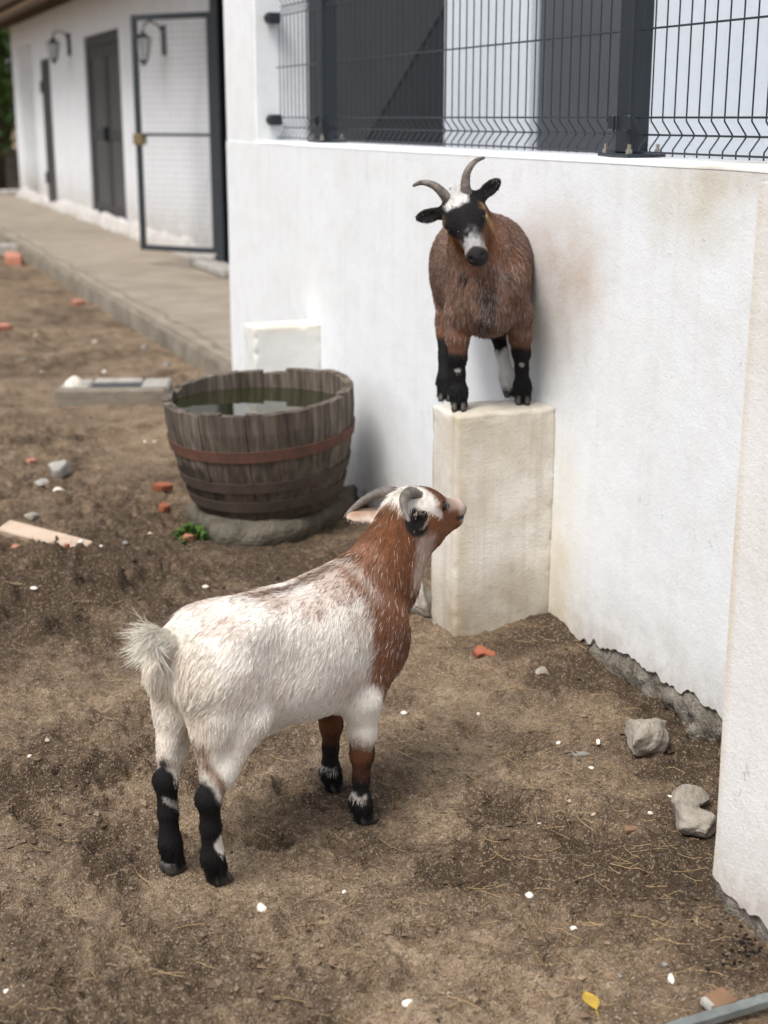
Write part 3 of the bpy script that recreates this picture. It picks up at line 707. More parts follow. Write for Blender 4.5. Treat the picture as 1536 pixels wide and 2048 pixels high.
rock('rock', 1290, 1525, (.145, .115, .095), M_STONE, 'large rough grey rock lying near the hollow at the wall foot', 'rock', None, 3, 4, .6, .5, .3, -.03, (.2, -.35, .6))
rk = rock('rock', 1372, 1612, (.105, .086, .068), M_STONE, 'heart shaped pale rock lying beside the pilaster', 'rock', None, 8, 4, .5, .3, .25)
lb = rock('lobe', 1392, 1655, (.118, .09, .072), M_STONE, None, None, None, 12, 4, .5, 1.0, .25)
lb.parent = rk; lb.matrix_parent_inverse = Matrix.LocRotScale(rk.location, rk.rotation_euler, None).inverted()
rock('rock', 1085, 1352, (.05, .035, .03), M_STONE, 'small grey stone half buried by the pillar foot', 'rock', None, 22, 3, .4, .2, .45)
rock('rock', 843, 1232, (.11, .10, .13), M_STONE, 'pale grey rock behind the white goat against the pillar', 'rock', None, 25, 4, .5, .2, .3)
rock('rock', 1395, 1500, (.07, .05, .06), M_FOOT, 'dark lump of rubble fallen from the wall foot', 'rubble', None, 27, 4, .5, .2, .4, -.05)
rock('rock', 120, 952, (.115, .09, .085), M_CONC3, 'blocky grey concrete lump on the soil left of the tub', 'rock', None, 31, 3, .3, .3, .2)
rock('rock', 84, 975, (.055, .04, .035), M_CONC3, 'small grey lump left of the blocky concrete lump', 'rock', None, 33, 3)
rock('rock', 120, 980, (.06, .03, .025), M_PEBW, 'small pale stone in front of the blocky concrete lump', 'rock', None, 35, 3)
rock('rock', 64, 1034, (.06, .045, .045), M_STONE, 'pale stone above the weathered board at the left', 'rock', None, 37, 3)
rock('rock', 395, 1026, (.06, .05, .075), M_PEBW, 'whitish upright stone leaning at the left of the tub', 'rock', None, 39, 3)
rock('rock', 151, 800, (.11, .09, .17), M_PEBW, 'white pointed stone at the left end of the concrete gully', 'rock', None, 41, 3, .3, 0, .15, 0, (.1, .15, .3))
# concrete gully block in the background
gl = empty('concrete_gully', tuple(on_ground(225, 808)), 'grey concrete gully block with a dark recess lying in the yard', 'concrete gully')
gl.rotation_euler = (0, 0, -YAW + .06)
MB().cbox(-.27, .27, -.06, .0, -.05, .085, .012).obj('front_rim', M_CONC2, gl); MB().cbox(-.27, -.12, .001, .30, -.05, .072, .012).obj('end_block', M_CONC3, gl)
MB().cbox(.13, .27, .001, .30, -.05, .075, .012).obj('end_block', M_CONC3, gl); MB().cbox(-.119, .129, .25, .30, -.05, .078, .012).obj('rear_rim', M_CONC3, gl)
MB().box(-.118, .128, .002, .249, -.05, .058).obj('recess', M_DOOR, gl)
bd = MB(); L_ = .30
for i in range(2): pass
bd.cbox(-.15, .15, -.032, .032, .0, .026, .004)
bdo = bd.obj('board', M_PLANK); c = on_ground(92, 1088); bdo.location = (c[0], c[1], .010); a_ = on_ground(175, 1105) - on_ground(10, 1068)
bdo.rotation_euler = (.30, 0.03, math.atan2(a_[1], a_[0])); bdo.scale = (float(np.hypot(a_[0], a_[1])) / .30, 1, 1); tag(bdo, 'pale weathered board lying on the soil at the left edge', 'board')
c = on_ground(8, 500, .05); cb = MB().cbox(-.4, .4, -.09, .09, 0, .11, .01).obj('concrete_beam', M_CONC3); cb.location = (c[0] - .05, c[1], 0); cb.rotation_euler = (0, 0, -YAW + .1); tag(cb, 'grey concrete beam lying by the walkway at the left edge', 'concrete beam')

# terracotta and brick pieces: photo spot, size, label
out1 = [(-.028, -.006), (-.022, .018), (-.008, .020), (.006, .010), (.028, .006), (.034, -.014), (.014, -.012), (.0, -.008), (-.014, -.016)]
shard('tile_shard', 968, 1320, (.06, .035, .018), M_TERRA, 'bright terracotta shard on the soil in front of the pillar', 'tile shard', None, -.5, (.45, .2), 1, 0, 9, out1)
shard('tile_shard', 1262, 1662, (.04, .020, .008), M_BROWNT, 'flat brown shard on the soil left of the heart shaped rock', 'tile shard', None, -.1, (.2, .1), 2)
shard('tile_shard', 325, 985, (.085, .04, .025), M_TERRA, 'long orange shard left of the tub, upper of two', 'tile shard', None, .1, (.2, .1), 3)
shard('tile_shard', 328, 1029, (.05, .035, .025), M_TERRA, 'short orange shard left of the tub, lower of two', 'tile shard', None, .1, (.2, .1), 4)
shard('tile_shard', 380, 1084, (.05, .03, .02), M_TERRA2, 'pinkish shard under the green weed by the slab', 'tile shard', None, .2, (.2, .2), 5)
shard('brick_piece', 28, 528, (.38, .16, .11), M_TERRA2, 'pink broken brick below the concrete beam at the left edge', 'brick', None, -YAW - .9, (.1, .1), 6)
shard('tile_shard', 32, 1097, (.04, .035, .02), M_TERRA2, 'small pink shard in front of the weathered board', 'tile shard', None, .4, (.3, .1), 7)
shard('tile_shard', 134, 1117, (.022, .018, .015), M_TERRA2, 'tiny pink shard near the right end of the board', 'tile shard', None, .1, (.2, .1), 8)
shard('tile_shard', 62, 928, (.04, .03, .02), M_TERRA2, 'small pink shard left of the blocky concrete lump', 'tile shard', None, .5, (.2, .1), 9)
shard('tile_shard', 157, 611, (.12, .08, .04), M_TERRA2, 'faded pink shard on the far soil near the walkway', 'tile shard', None, .2, (.2, .1), 10)
shard('tile_shard', 6, 661, (.12, .07, .04), M_TERRA2, 'faded pink shard at the far left edge', 'tile shard', None, .2, (.2, .1), 11)
shard('tile_shard', 128, 810, (.07, .05, .04), M_TERRA2, 'small pink shard beside the white pointed stone', 'tile shard', None, .2, (.2, .1), 12)
shard('slate_chip', 1160, 1502, (.045, .02, .006), M_PEBG, 'dark grey slate chip on the soil left of the large rough rock', 'slate chip', None, -.2, (.15, .1), 13)
bt = shard('tile_piece', 1438, 2004, (.06, .05, .018), M_BROWNT, 'grey and brown tile piece by the metal strip at the bottom right', 'tile piece', None, .35, (.1, .05), 14, 0, 4, [(-.030, -.016), (-.018, .020), (.026, .014), (.018, -.024)])
tp = shard('broken_edge', 1420, 2012, (.025, .04, .012), M_CONC3, None, None, None, .45, (.1, .05), 15, 0, 4, [(-.014, -.010), (-.007, .014), (.008, .010), (.004, -.016)])
tp.location.z += .008; tp.parent = bt; tp.matrix_parent_inverse = Matrix.LocRotScale(bt.location, bt.rotation_euler, None).inverted()
# galvanised strip in the bottom right corner
pA, pB = on_ground(1335, 2075), on_ground(1680, 1970); dv = (pB - pA); ln = float(np.hypot(dv[0], dv[1]))
gs = MB(); n = 24; vs = []
for i in range(n + 1):
    x = ln * i / n; j = .0008 * math.sin(i * 2.3)
    vs += [(x, -.009, .0), (x, -.009, .012 + j), (x, -.007, .014 + j), (x, .006, .016 - j), (x, .008, .013), (x, .008, .0)]
gs.add(vs, [(6 * i + k, 6 * i + 6 + k, 6 * i + 7 + k, 6 * i + 1 + k) for i in range(n) for k in range(5)] + [(0, 1, 2, 3, 4, 5)])
go = gs.obj('metal_strip', M_GALV, None, False, (pA[0], pA[1], .006)); go.rotation_euler = (0, 0, math.atan2(dv[1], dv[0])); tag(go, 'galvanised metal strip crossing the bottom right corner', 'metal strip')
# yellow leaf
lf = MB(); prof = [(0, .001), (.006, .006), (.013, .0095), (.021, .010), (.029, .007), (.036, .0025), (.040, .0005)]; vs = []
for x, wd in prof: vs += [(x, -wd, .004 + wd * .25), (x, 0, .0025 + .002 * math.sin(x * 90)), (x, wd, .004 + wd * .35)]
nL = len(prof) * 3; vs += [(x, y, z - .0006) for x, y, z in vs]
fs = []
for i in range(len(prof) - 1):
    for k in (0, 1):
        q = (3 * i + k, 3 * i + 3 + k, 3 * i + 4 + k, 3 * i + 1 + k); fs += [q, tuple(nL + v for v in q[::-1])]
lf.add(vs, fs); lo = lf.obj('fallen_leaf', M_YLEAF, None, True); c = on_ground(1192, 2030)
MB().tube([(0, 0, .003), (-.012, .002, .002)], .0007, 5).obj('stalk', M_YLEAF, lo)
lo.scale = (1.25, 1.25, 1.25); lo.location = (c[0], c[1], ground_at(c[0], c[1]) + .003); lo.rotation_euler = (0, 0, math.pi / 2 - YAW + .25); tag(lo, 'yellow fallen leaf on the soil near the bottom edge', 'leaf')

# single pebbles, each told apart by its place
PEB = [
 (1197, 1489, .026, .011, 'W', 'long white pebble between the slate chip and the large rough rock'), (1118, 1476, .014, .010, 'W', 'small white pebble left of the slate chip'),
 (1183, 1535, .013, .010, 'W', 'small white pebble below the long white pebble'), (1301, 1610, .013, .011, 'W', 'angular white pebble left of the heart shaped rock'),
 (1340, 1587, .012, .009, 'W', 'tiny white pebble touching the top left of the heart shaped rock'), (1079, 1634, .015, .013, 'W', 'round white pebble in the middle right of the open soil'),
 (1140, 1600, .013, .009, 'B', 'oval beige pebble right of the round white pebble'), (1187, 1631, .014, .010, 'B', 'beige pebble left of the flat brown shard'),
 (1060, 1792, .022, .016, 'W', 'whitish flat pebble midway to the yellow leaf'), (1149, 1846, .014, .010, 'W', 'white chip on the soil above the yellow leaf'),
 (523, 1809, .023, .018, 'W', 'large white pebble right of the white goat hind hooves'), (818, 2012, .020, .017, 'W', 'round white pebble at the bottom centre edge'),
 (1342, 1953, .027, .012, 'W', 'white shell fragment left of the tile piece'), (1034, 1697, .018, .013, 'B', 'pinkish angular pebble below the round white pebble'),
 (808, 1424, .018, .016, 'W', 'pale pebble right of the white goat chest'), (957, 1418, .013, .010, 'W', 'white pebble on the soil below the terracotta shard'),
 (688, 1781, .009, .008, 'W', 'tiny white pebble right of the large white pebble'), (1240, 1950, .010, .009, 'G', 'small grey pebble above right of the yellow leaf'),
 (14, 1980, .016, .012, 'W', 'white pebble at the bottom left edge'), (60, 1520, .014, .011, 'W', 'pale pebble left of the white goat'), (95, 1484, .016, .012, 'B', 'beige pebble far left of the white goat'),
 (412, 1178, .022, .018, 'W', 'white pebble behind the rump of the white goat'), (70, 1198, .022, .015, 'W', 'pale pebble on dark churned soil at the left'),
 (203, 1111, .018, .014, 'W', 'white pebble right of the weathered board'), (164, 1115, .02, .015, 'W', 'white pebble at the right end of the weathered board'),
 (291, 967, .024, .018, 'W', 'white pebble above the two orange shards'), (370, 952, .024, .019, 'W', 'white pebble touching the left side of the tub'), (289, 882, .018, .014, 'W', 'pale pebble left of the tub, left of two side by side'),
 (309, 881, .017, .013, 'W', 'pale pebble left of the tub, right of two side by side'), (113, 808, .026, .02, 'W', 'white pebble left of the white pointed stone'),
 (84, 745, .035, .026, 'W', 'pale pebble on the far soil left of the gully'), (47, 721, .035, .024, 'G', 'grey pebble on the far soil at the left'), (72, 669, .04, .03, 'B', 'beige pebble on the far soil near the left edge'),
 (191, 688, .05, .045, 'B', 'beige stone on the far soil below the walkway edge'), (289, 696, .05, .04, 'G', 'grey stone at the foot of the walkway'), (209, 750, .03, .026, 'W', 'pale pebble just behind the concrete gully'),
 (228, 773, .03, .022, 'W', 'white pebble lying in the gully recess'), (250, 1092, .024, .018, 'G', 'grey pebble right of the board on dark soil'), (300, 1068, .026, .018, 'B', 'beige pebble left of the green weed'),
 (335, 735, .05, .035, 'G', 'grey rubble stone by the end of the walkway'), (1330, 1925, .012, .010, 'G', 'dark grey pebble above the shell fragment'), (900, 1998, .012, .009, 'B', 'beige pebble left of the yellow leaf'),
]
for i, (px, py, a, b, k, lab) in enumerate(PEB):
    rock('pebble', px, py, (a * 1.2, b * 1.2, b * .9), {'W': M_PEBW, 'B': M_PEBB, 'G': M_PEBG}[k], lab, 'pebble', 'loose pebbles on the soil', 200 + i, 2, .25, random.uniform(0, 3), .36, 0, (0, 0, random.uniform(0, 3)))

# gravel grains, straw and droppings: nobody could count them
def scatter(n, power=1.0, ymax=7.5):
    """points on the soil in the seen yard, denser near the viewer"""
    m = int(n * 1.8) + 50; px, py = rng.uniform(-60, 1560, m), rng.uniform(700, 2075, m)
    d = _fw[None] * FPX + np.outer(px - 768, _rt) - np.outer(py - 1024, _up); P = d * (-EYE / d[:, 2])[:, None]; x, y = P[:, 0], P[:, 1]
    ok = ~((x > WX - .01) & (y < 6.7)) & ~((x > PX - .005) & (y < 1.945)) & ~((x > 1.48) & (y > 3.28) & (y < 3.47)) & ((x - TC[0]) ** 2 + (y - TC[1]) ** 2 > .09)
    return P[ok][:n, :2]
def grains(name, n, smin, smax, mats, label, cat, seed, pts=None):
    g_ = np.random.default_rng(seed); XY = scatter(n) if pts is None else pts; n = len(XY); V0, F0 = ico(1)
    oc = np.array([[1, 0, 0], [-1, 0, 0], [0, 1, 0], [0, -1, 0], [0, 0, 1], [0, 0, -1]], float); of = np.array([[0, 2, 4], [2, 1, 4], [1, 3, 4], [3, 0, 4], [2, 0, 5], [1, 2, 5], [3, 1, 5], [0, 3, 5]])
    sz = smin * (smax / smin) ** (g_.uniform(0, 1, n) ** 2.2); sc = sz[:, None] * g_.uniform(.55, 1.15, (n, 3)) / 2; sc[:, 2] *= .75
    sk = g_.uniform(.7, 1.3, (n, 6, 3)); an = g_.uniform(0, 6.28, n)
    P = oc[None] * sk + g_.uniform(-.25, .25, (n, 6, 3)); P = P * sc[:, None, :]
    X = P[..., 0] * np.cos(an)[:, None] - P[..., 1] * np.sin(an)[:, None]; Y = P[..., 0] * np.sin(an)[:, None] + P[..., 1] * np.cos(an)[:, None]
    Z0 = ground_h(XY[:, 0], XY[:, 1]) + sc[:, 2] * .45
    VV = np.stack([X + XY[:, 0][:, None], Y + XY[:, 1][:, None], P[..., 2] + Z0[:, None]], -1).reshape(-1, 3)
    FF = (of[None] + (np.arange(n) * 6)[:, None, None]).reshape(-1, 3)
    me = np_mesh(name, VV, FF.astype(np.int32), False)
    cols = np.array(mats)[g_.integers(0, len(mats), n)] * g_.uniform(.75, 1.2, (n, 1)) * (1 - .74 * damp_at(np.column_stack([XY, np.zeros(n)]))[:, None]); ca = me.attributes.new('grain', 'FLOAT_COLOR', 'POINT')
    ca.data.foreach_set('color', np.column_stack([np.repeat(cols, 6, 0), np.ones(n * 6)]).astype(np.float32).ravel())
    M = Mat(name + ' colour', .85, .2); at = M.n('Attribute', attribute_name='grain'); mm = M.out(at.outputs['Color'])
    return tag(link(name, me, mm), label, cat, None, 'stuff')
EARTH = [(.28, .215, .155), (.24, .18, .128), (.20, .15, .104), (.14, .10, .07), (.32, .25, .185), (.17, .125, .086), (.23, .17, .12), (.15, .11, .077)]
grains('gravel', 30000, .0026, .009, EARTH, 'loose sand grains and fine gravel strewn over the soil', 'gravel', 301)
cl = scatter(6000); cn = fbm(np.column_stack([cl, np.zeros(len(cl))]), 2.6, 91, 2); cl = cl[cn > .52]
grains('soil_crumbs', 0, .004, .022, [(.19, .135, .09), (.15, .105, .07), (.25, .18, .12)], 'dark soil crumbs lying in churned patches', 'soil crumbs', 302, cl)
dp = np.concatenate([np.array([on_ground(*q)[:2] for q in ((1482 + rng.normal() * 30, 1885 + rng.normal() * 25) for _ in range(60))]), scatter(60)])
dp = dp[~((dp[:, 0] > PX - .004) & (dp[:, 1] < 1.94))]; dp = dp[dp[:, 0] < WX - .01]
grains('goat_droppings', 0, .008, .013, [(.02, .016, .012), (.03, .022, .016)], 'dark goat droppings heaped by the pilaster foot and strewn about', 'droppings', 303, dp)
def straws(name, pts, lmin, lmax, r, label, seed):
    g_ = np.random.default_rng(seed); m = MB()
    for x, y in pts:
        L_ = g_.uniform(lmin, lmax) * g_.uniform(.5, 1); a = g_.uniform(0, math.pi); b = g_.normal() * .25; n = 4; P = []
        for k in range(n):
            t = k / (n - 1) - .5; aa = a + b * t; xx, yy = x + math.cos(aa) * L_ * t, y + math.sin(aa) * L_ * t
            P.append((xx, yy, 0))
        hh = ground_h(np.array([p_[0] for p_ in P]), np.array([p_[1] for p_ in P])); z0 = max(hh) 
        P = [(p_[0], p_[1], max(h_, z0 - .004) + .0015 + g_.uniform(0, .002)) for p_, h_ in zip(P, hh)]
        if max(p_[0] for p_ in P) > WX - .004 and y < 6.6: continue
        if max(p_[0] for p_ in P) > PX - .004 and min(p_[1] for p_ in P) < 1.94: continue
        m.tube(P, r * g_.uniform(.6, 1.2), 3, False)
    return tag(m.obj(name, M_STRAW), label, 'straw', None, 'stuff')
sp1 = scatter(420); sp2 = np.array([on_ground(1050 + rng.normal() * 140, 1480 + rng.normal() * 60)[:2] for _ in range(70)]); sp3 = np.array([on_ground(1150 + rng.normal() * 180, 1830 + rng.normal() * 120)[:2] for _ in range(110)])
sp4 = np.array([on_ground(1300 + rng.normal() * 70, 1700 + rng.normal() * 45)[:2] for _ in range(45)])
straws('loose_straw', np.concatenate([sp1, sp2, sp3, sp4]), .012, .085, .00055, 'dry straw stalks strewn over the soil', 311)

# green weed by the slab
wd = empty('green_weed', tuple(on_ground(392, 1085)), 'small green weed growing beside the stone slab under the tub', 'weed')
wv = MB()
for k in range(170):
    a = random.uniform(0, 6.28); r = random.uniform(.0, .05); L_ = random.uniform(.015, .035); x, y = r * math.cos(a) - .01, r * math.sin(a) * .8 + .04; z = random.uniform(0, .055) * (1 - r / .07)
    b = random.uniform(0, 6.28); dx, dy = math.cos(b) * L_, math.sin(b) * L_; dz = random.uniform(.0, .02); w_ = .35
    wv.add([(x, y, z), (x + dx * .5 - dy * w_, y + dy * .5 + dx * w_, z + dz), (x + dx, y + dy, z + dz * .6), (x + dx * .5 + dy * w_, y + dy * .5 - dx * w_, z + dz * .8)], [(0, 1, 2, 3)])
wv.obj('leaves', M_MOSS, wd)
st = MB()
for k in range(9): 
    a = k * .7; st.tube([(0, .04, -.01), (.02 * math.cos(a), .04 + .015 * math.sin(a), .03), (.035 * math.cos(a), .04 + .03 * math.sin(a), .045)], .0012, 4)
st.obj('stems', M_MOSS, wd)

# ------------------------------------------------------------------ trees and low wall beyond the house
def tree(loc, hgt, rx, leafmat, label, seed, nleaf=7000, leaf=.10):
    g_ = np.random.default_rng(seed); t = empty('garden_tree', loc, label, 'tree', 'trees beyond the house')
    tr = MB(); tr.tube([(0, 0, -.2), (.05, .02, hgt * .25), (.02, .1, hgt * .55), (.1, .05, hgt * .85)], [.16, .13, .09, .03], 8)
    cen = []
    for k in range(11):
        a = g_.uniform(0, 6.28); z0 = hgt * g_.uniform(.15, .6); e = (math.cos(a) * rx * g_.uniform(.4, .8), math.sin(a) * rx * g_.uniform(.4, .8), z0 + hgt * g_.uniform(.1, .35))
        tr.tube([(.03, .05, z0), (e[0] * .5, e[1] * .5, (z0 + e[2]) / 2 + .1), e], [.06, .04, .015], 6); cen.append(e)
    tr.obj('trunk', M_BARK, t, True)
    cen = np.array(cen + [(0, 0, hgt * .9), (0, 0, hgt * .65), (.4, -.3, hgt * .35), (-.4, -.3, hgt * .3)]); 
    C_ = cen[g_.integers(0, len(cen), nleaf)] + g_.normal(size=(nleaf, 3)) * np.array([rx * .26, rx * .26, hgt * .09])
    u = g_.normal(size=(nleaf, 3)); u /= np.linalg.norm(u, axis=1)[:, None]; v = np.cross(u, g_.normal(size=(nleaf, 3))); v /= np.linalg.norm(v, axis=1)[:, None]
    s_ = leaf * g_.uniform(.5, 1.2, (nleaf, 1)); u *= s_; v *= s_ * .45
    Q = np.stack([C_ - u, C_ + v, C_ + u, C_ - v], 1).reshape(-1, 3); link('crown', np_mesh('crown', Q, np.arange(nleaf * 4).reshape(-1, 4), False), leafmat, t)
tree((3.35, 28.5, 0), 5.2, 1.7, M_LEAF, 'bright green leafy tree just beyond the far corner of the house', 401)
tree((4.2, 34, 0), 6.5, 2.6, M_LEAF2, 'dark green tree standing behind the far corner of the house', 402, 8000, .14)
tree((.6, 36, 0), 6.0, 2.6, M_LEAF2, 'dark tree in the far left distance beyond the yard', 403, 7000, .14)
tree((-3.6, 31, 0), 5.5, 2.4, M_LEAF, 'leafy tree at the far left beyond the yard', 404, 7000, .12)
lw = MB().cbox(-2.5, 5.5, 25.6, 25.85, -.1, .16, .02).obj('low_wall', M_HOUSE); tag(lw, 'low whitewashed kerb wall at the end of the yard', 'low wall')
lw2 = MB().cbox(-2.5, 5.5, 29.6, 29.9, -.1, .75, .02).obj('low_wall', M_CONC2); tag(lw2, 'low dark garden wall below the far trees', 'low wall')
#@@PART3
# ------------------------------------------------------------------ goats: one continuous skin grown from a distance field, fur combed on it
class Field:
    def __init__(s, lo, hi, res):
        s.lo = np.array(lo, float); s.res = res; s.n = np.ceil((np.array(hi) - s.lo) / res).astype(int) + 1
        s.D = np.full(s.n, 1.0, np.float32); s.ax = [s.lo[i] + np.arange(s.n[i]) * res for i in range(3)]
    def region(s, lo, hi):
        a = np.clip(((np.array(lo) - s.lo) / s.res).astype(int) - 1, 0, s.n - 1); b = np.clip(((np.array(hi) - s.lo) / s.res).astype(int) + 2, 1, s.n)
        sl = tuple(slice(a[i], b[i]) for i in range(3)); G = np.meshgrid(*[s.ax[i][sl[i]] for i in range(3)], indexing='ij')
        return sl, np.stack(G, -1)
    def blend(s, sl, d, k):
        a = s.D[sl]; h = np.clip(.5 + .5 * (a - d) / k, 0, 1); s.D[sl] = a * (1 - h) + d * h - k * h * (1 - h)
    def carve(s, sl, d, k):
        a = s.D[sl]; d = -d; h = np.clip(.5 - .5 * (a - d) / k, 0, 1); s.D[sl] = a * (1 - h) + d * h + k * h * (1 - h)
    def cap(s, a, b, ra, rb, k=.02, flat=None):
        a, b = np.array(a, float), np.array(b, float); m = max(ra, rb) * 1.6 + k + .02
        sl, P = s.region(np.minimum(a, b) - m, np.maximum(a, b) + m); pa = P - a; ba = b - a
        if flat is not None:
            n_, f_ = np.array(flat[0], float), flat[1]; n_ /= np.linalg.norm(n_); g = 1 / f_ - 1
            pa = pa + (pa @ n_)[..., None] * n_ * g; ba = ba + (ba @ n_) * n_ * g
        t = np.clip((pa @ ba) / (ba @ ba), 0, 1); d = np.linalg.norm(pa - t[..., None] * ba, axis=-1) - (ra + (rb - ra) * t)
        s.blend(sl, d, k)
    def chain(s, pts, rs, k=.015, flat=None):
        for i in range(len(pts) - 1): s.cap(pts[i], pts[i + 1], rs[i], rs[i + 1], k, flat)
    def ell(s, c, r, R=None, k=.02, cut=False):
        c, r = np.array(c, float), np.array(r, float); m = r.max() + k + .02; sl, P = s.region(c - m, c + m); q = P - c
        if R is not None: q = q @ R
        d = (np.linalg.norm(q / r, axis=-1) - 1) * r.min()
        (s.carve if cut else s.blend)(sl, d, k)
    def loft(s, sec, k=.02):
        """trunk: rows of (x, centre y, centre z, half width, half height)"""
        sec = np.array(sec, float); sl, P = s.region((sec[0, 0] - .05, -.25, 0), (sec[-1, 0] + .05, .25, .7)); x = P[..., 0]
        xs = sec[:, 0]; f = []
        for c in range(1, 5):                                                   # Catmull-Rom through the sections
            y = sec[:, c]; m_ = np.gradient(y, xs); i = np.clip(np.searchsorted(xs, x) - 1, 0, len(xs) - 2); h = xs[i + 1] - xs[i]; t = np.clip((x - xs[i]) / h, 0, 1)
            f.append((2 * t ** 3 - 3 * t ** 2 + 1) * y[i] + (t ** 3 - 2 * t ** 2 + t) * h * m_[i] + (3 * t ** 2 - 2 * t ** 3) * y[i + 1] + (t ** 3 - t ** 2) * h * m_[i + 1])
        hw, hh = np.maximum(f[2], .004), np.maximum(f[3], .004); e = np.power(np.abs((P[..., 1] - f[0]) / hw), 2.2) + np.power(np.abs((P[..., 2] - f[1]) / hh), 2.2)
        d = (np.power(e, 1 / 2.2) - 1) * np.minimum(hw, hh); out_ = np.maximum(xs[0] - x, x - xs[-1]); d = np.where(out_ > 0, np.maximum(d, 0) + out_, d)
        s.blend(sl, d, k)
    def mesh(s):
        D = s.D; n = s.n - 1; ins = D < 0
        corner = [(i, j, k) for i in (0, 1) for j in (0, 1) for k in (0, 1)]; sh = lambda A, c: A[c[0]:c[0] + n[0], c[1]:c[1] + n[1], c[2]:c[2] + n[2]]
        cnt = sum(sh(ins, c).astype(np.int8) for c in corner); cell = (cnt > 0) & (cnt < 8); idx = np.argwhere(cell); ids = np.full(cell.shape, -1, np.int64); ids[cell] = np.arange(len(idx))
        acc = np.zeros((len(idx), 3)); num = np.zeros(len(idx)); val = {c: sh(D, c)[cell] for c in corner}
        for c in corner:
            for a in range(3):
                if c[a]: continue
                e = list(c); e[a] = 1; e = tuple(e); v0, v1 = val[c], val[e]; x = (v0 < 0) != (v1 < 0); t = np.where(x, v0 / np.where(x, v0 - v1, 1), 0)
                p_ = np.tile(np.array(c, float), (len(idx), 1)); p_[:, a] += t; acc += p_ * x[:, None]; num += x
        V_ = s.lo + (idx + acc / num[:, None]) * s.res; F_ = []
        for a in range(3):
            b, c = (a + 1) % 3, (a + 2) % 3; lo_ = [slice(None)] * 3; hi_ = [slice(None)] * 3; lo_[a] = slice(0, -1); hi_[a] = slice(1, None)
            A, B = ins[tuple(lo_)], ins[tuple(hi_)]; E_ = np.argwhere(A != B); ok = (E_[:, b] > 0) & (E_[:, c] > 0) & (E_[:, b] < n[b]) & (E_[:, c] < n[c]); E_ = E_[ok]
            flip = A[tuple(E_.T)]; q = []
            for db, dc in ((-1, -1), (0, -1), (0, 0), (-1, 0)):
                w_ = E_.copy(); w_[:, b] += db; w_[:, c] += dc; q.append(ids[tuple(w_.T)])
            q = np.stack(q, 1); q[~flip] = q[~flip][:, ::-1]; F_.append(q)
        F_ = np.concatenate(F_); F_ = F_[(F_ >= 0).all(1)]
        for _ in range(2):                                                     # light relaxation
            sm = np.zeros_like(V_); nn = np.zeros(len(V_))
            for i in range(4): np.add.at(sm, F_[:, i], V_[F_[:, (i + 1) % 4]] + V_[F_[:, (i - 1) % 4]]); np.add.at(nn, F_[:, i], 2)
            V_ = V_ * .5 + .5 * sm / np.maximum(nn, 1)[:, None]
        return V_, F_
def vnormals(V_, F_):
    fn = np.cross(V_[F_[:, 2]] - V_[F_[:, 0]], V_[F_[:, 3]] - V_[F_[:, 1]]); N_ = np.zeros_like(V_)
    for i in range(4): np.add.at(N_, F_[:, i], fn)
    return N_ / (np.linalg.norm(N_, axis=1)[:, None] + 1e-12)
def unit(v): v = np.array(v, float); return v / np.linalg.norm(v)
def head_rot(nose, left):
    hx = unit(nose); hy = np.array(left, float); hy = unit(hy - hx * (hx @ hy)); hz = np.cross(hx, hy); return np.stack([hx, hy, hz], 1)

def add_head(f, o, R, ears, sc=1.0):
    W = lambda p: o + R @ (np.array(p, float) * sc)
    E = lambda p, r, k=.02, cut=False: f.ell(W(p), np.array(r) * sc, R, k, cut)
    E((0, 0, 0), (.056, .045, .048), .03)
    E((.028, 0, .010), (.048, .040, .036))
    for s_ in (-1, 1):
        E((.036, s_ * .034, .012), (.021, .014, .015), .012)          # brow over the eye
        E((.012, s_ * .024, -.040), (.048, .020, .036))          # cheek
    f.cap(W((.03, 0, -.004)), W((.112, 0, -.014)), .039 * sc, .0235 * sc, .02, (R[:, 1], .86))
    E((.124, 0, -.013), (.021, .024, .019), .014)                     # nose
    f.cap(W((.005, 0, -.048)), W((.108, 0, -.036)), .033 * sc, .019 * sc, .02, (R[:, 1], .8))
    E((.114, 0, -.036), (.016, .020, .013), .008)                     # chin
    for s_ in (-1, 1):
        E((.139, s_ * .0135, -.006), (.009, .0045, .0045), .004, True)  # nostril
        E((.048, s_ * .041, .006), (.012, .006, .010), .006, True)      # eye socket
        E((.122, s_ * .022, -.030), (.020, .008, .0022), .003, True)    # mouth line
    for (base, tip, face, wd) in ears:
        b, t, fc = W(base), W(tip), R @ unit(face); d = unit(t - b); fc = unit(fc - d * (fc @ d)); sd_ = np.cross(fc, d); RE = np.stack([d, sd_, fc], 1); L_ = np.linalg.norm(t - b)
        f.cap(W(np.array(base) * .75), b + d * .012, .016, .011, .012)
        f.ell(b + d * L_ * .52, (L_ * .56, wd, .0085), RE, .008); f.ell(b + d * L_ * .56 + fc * .0085, (L_ * .42, wd * .68, .0085), RE, .004, True)

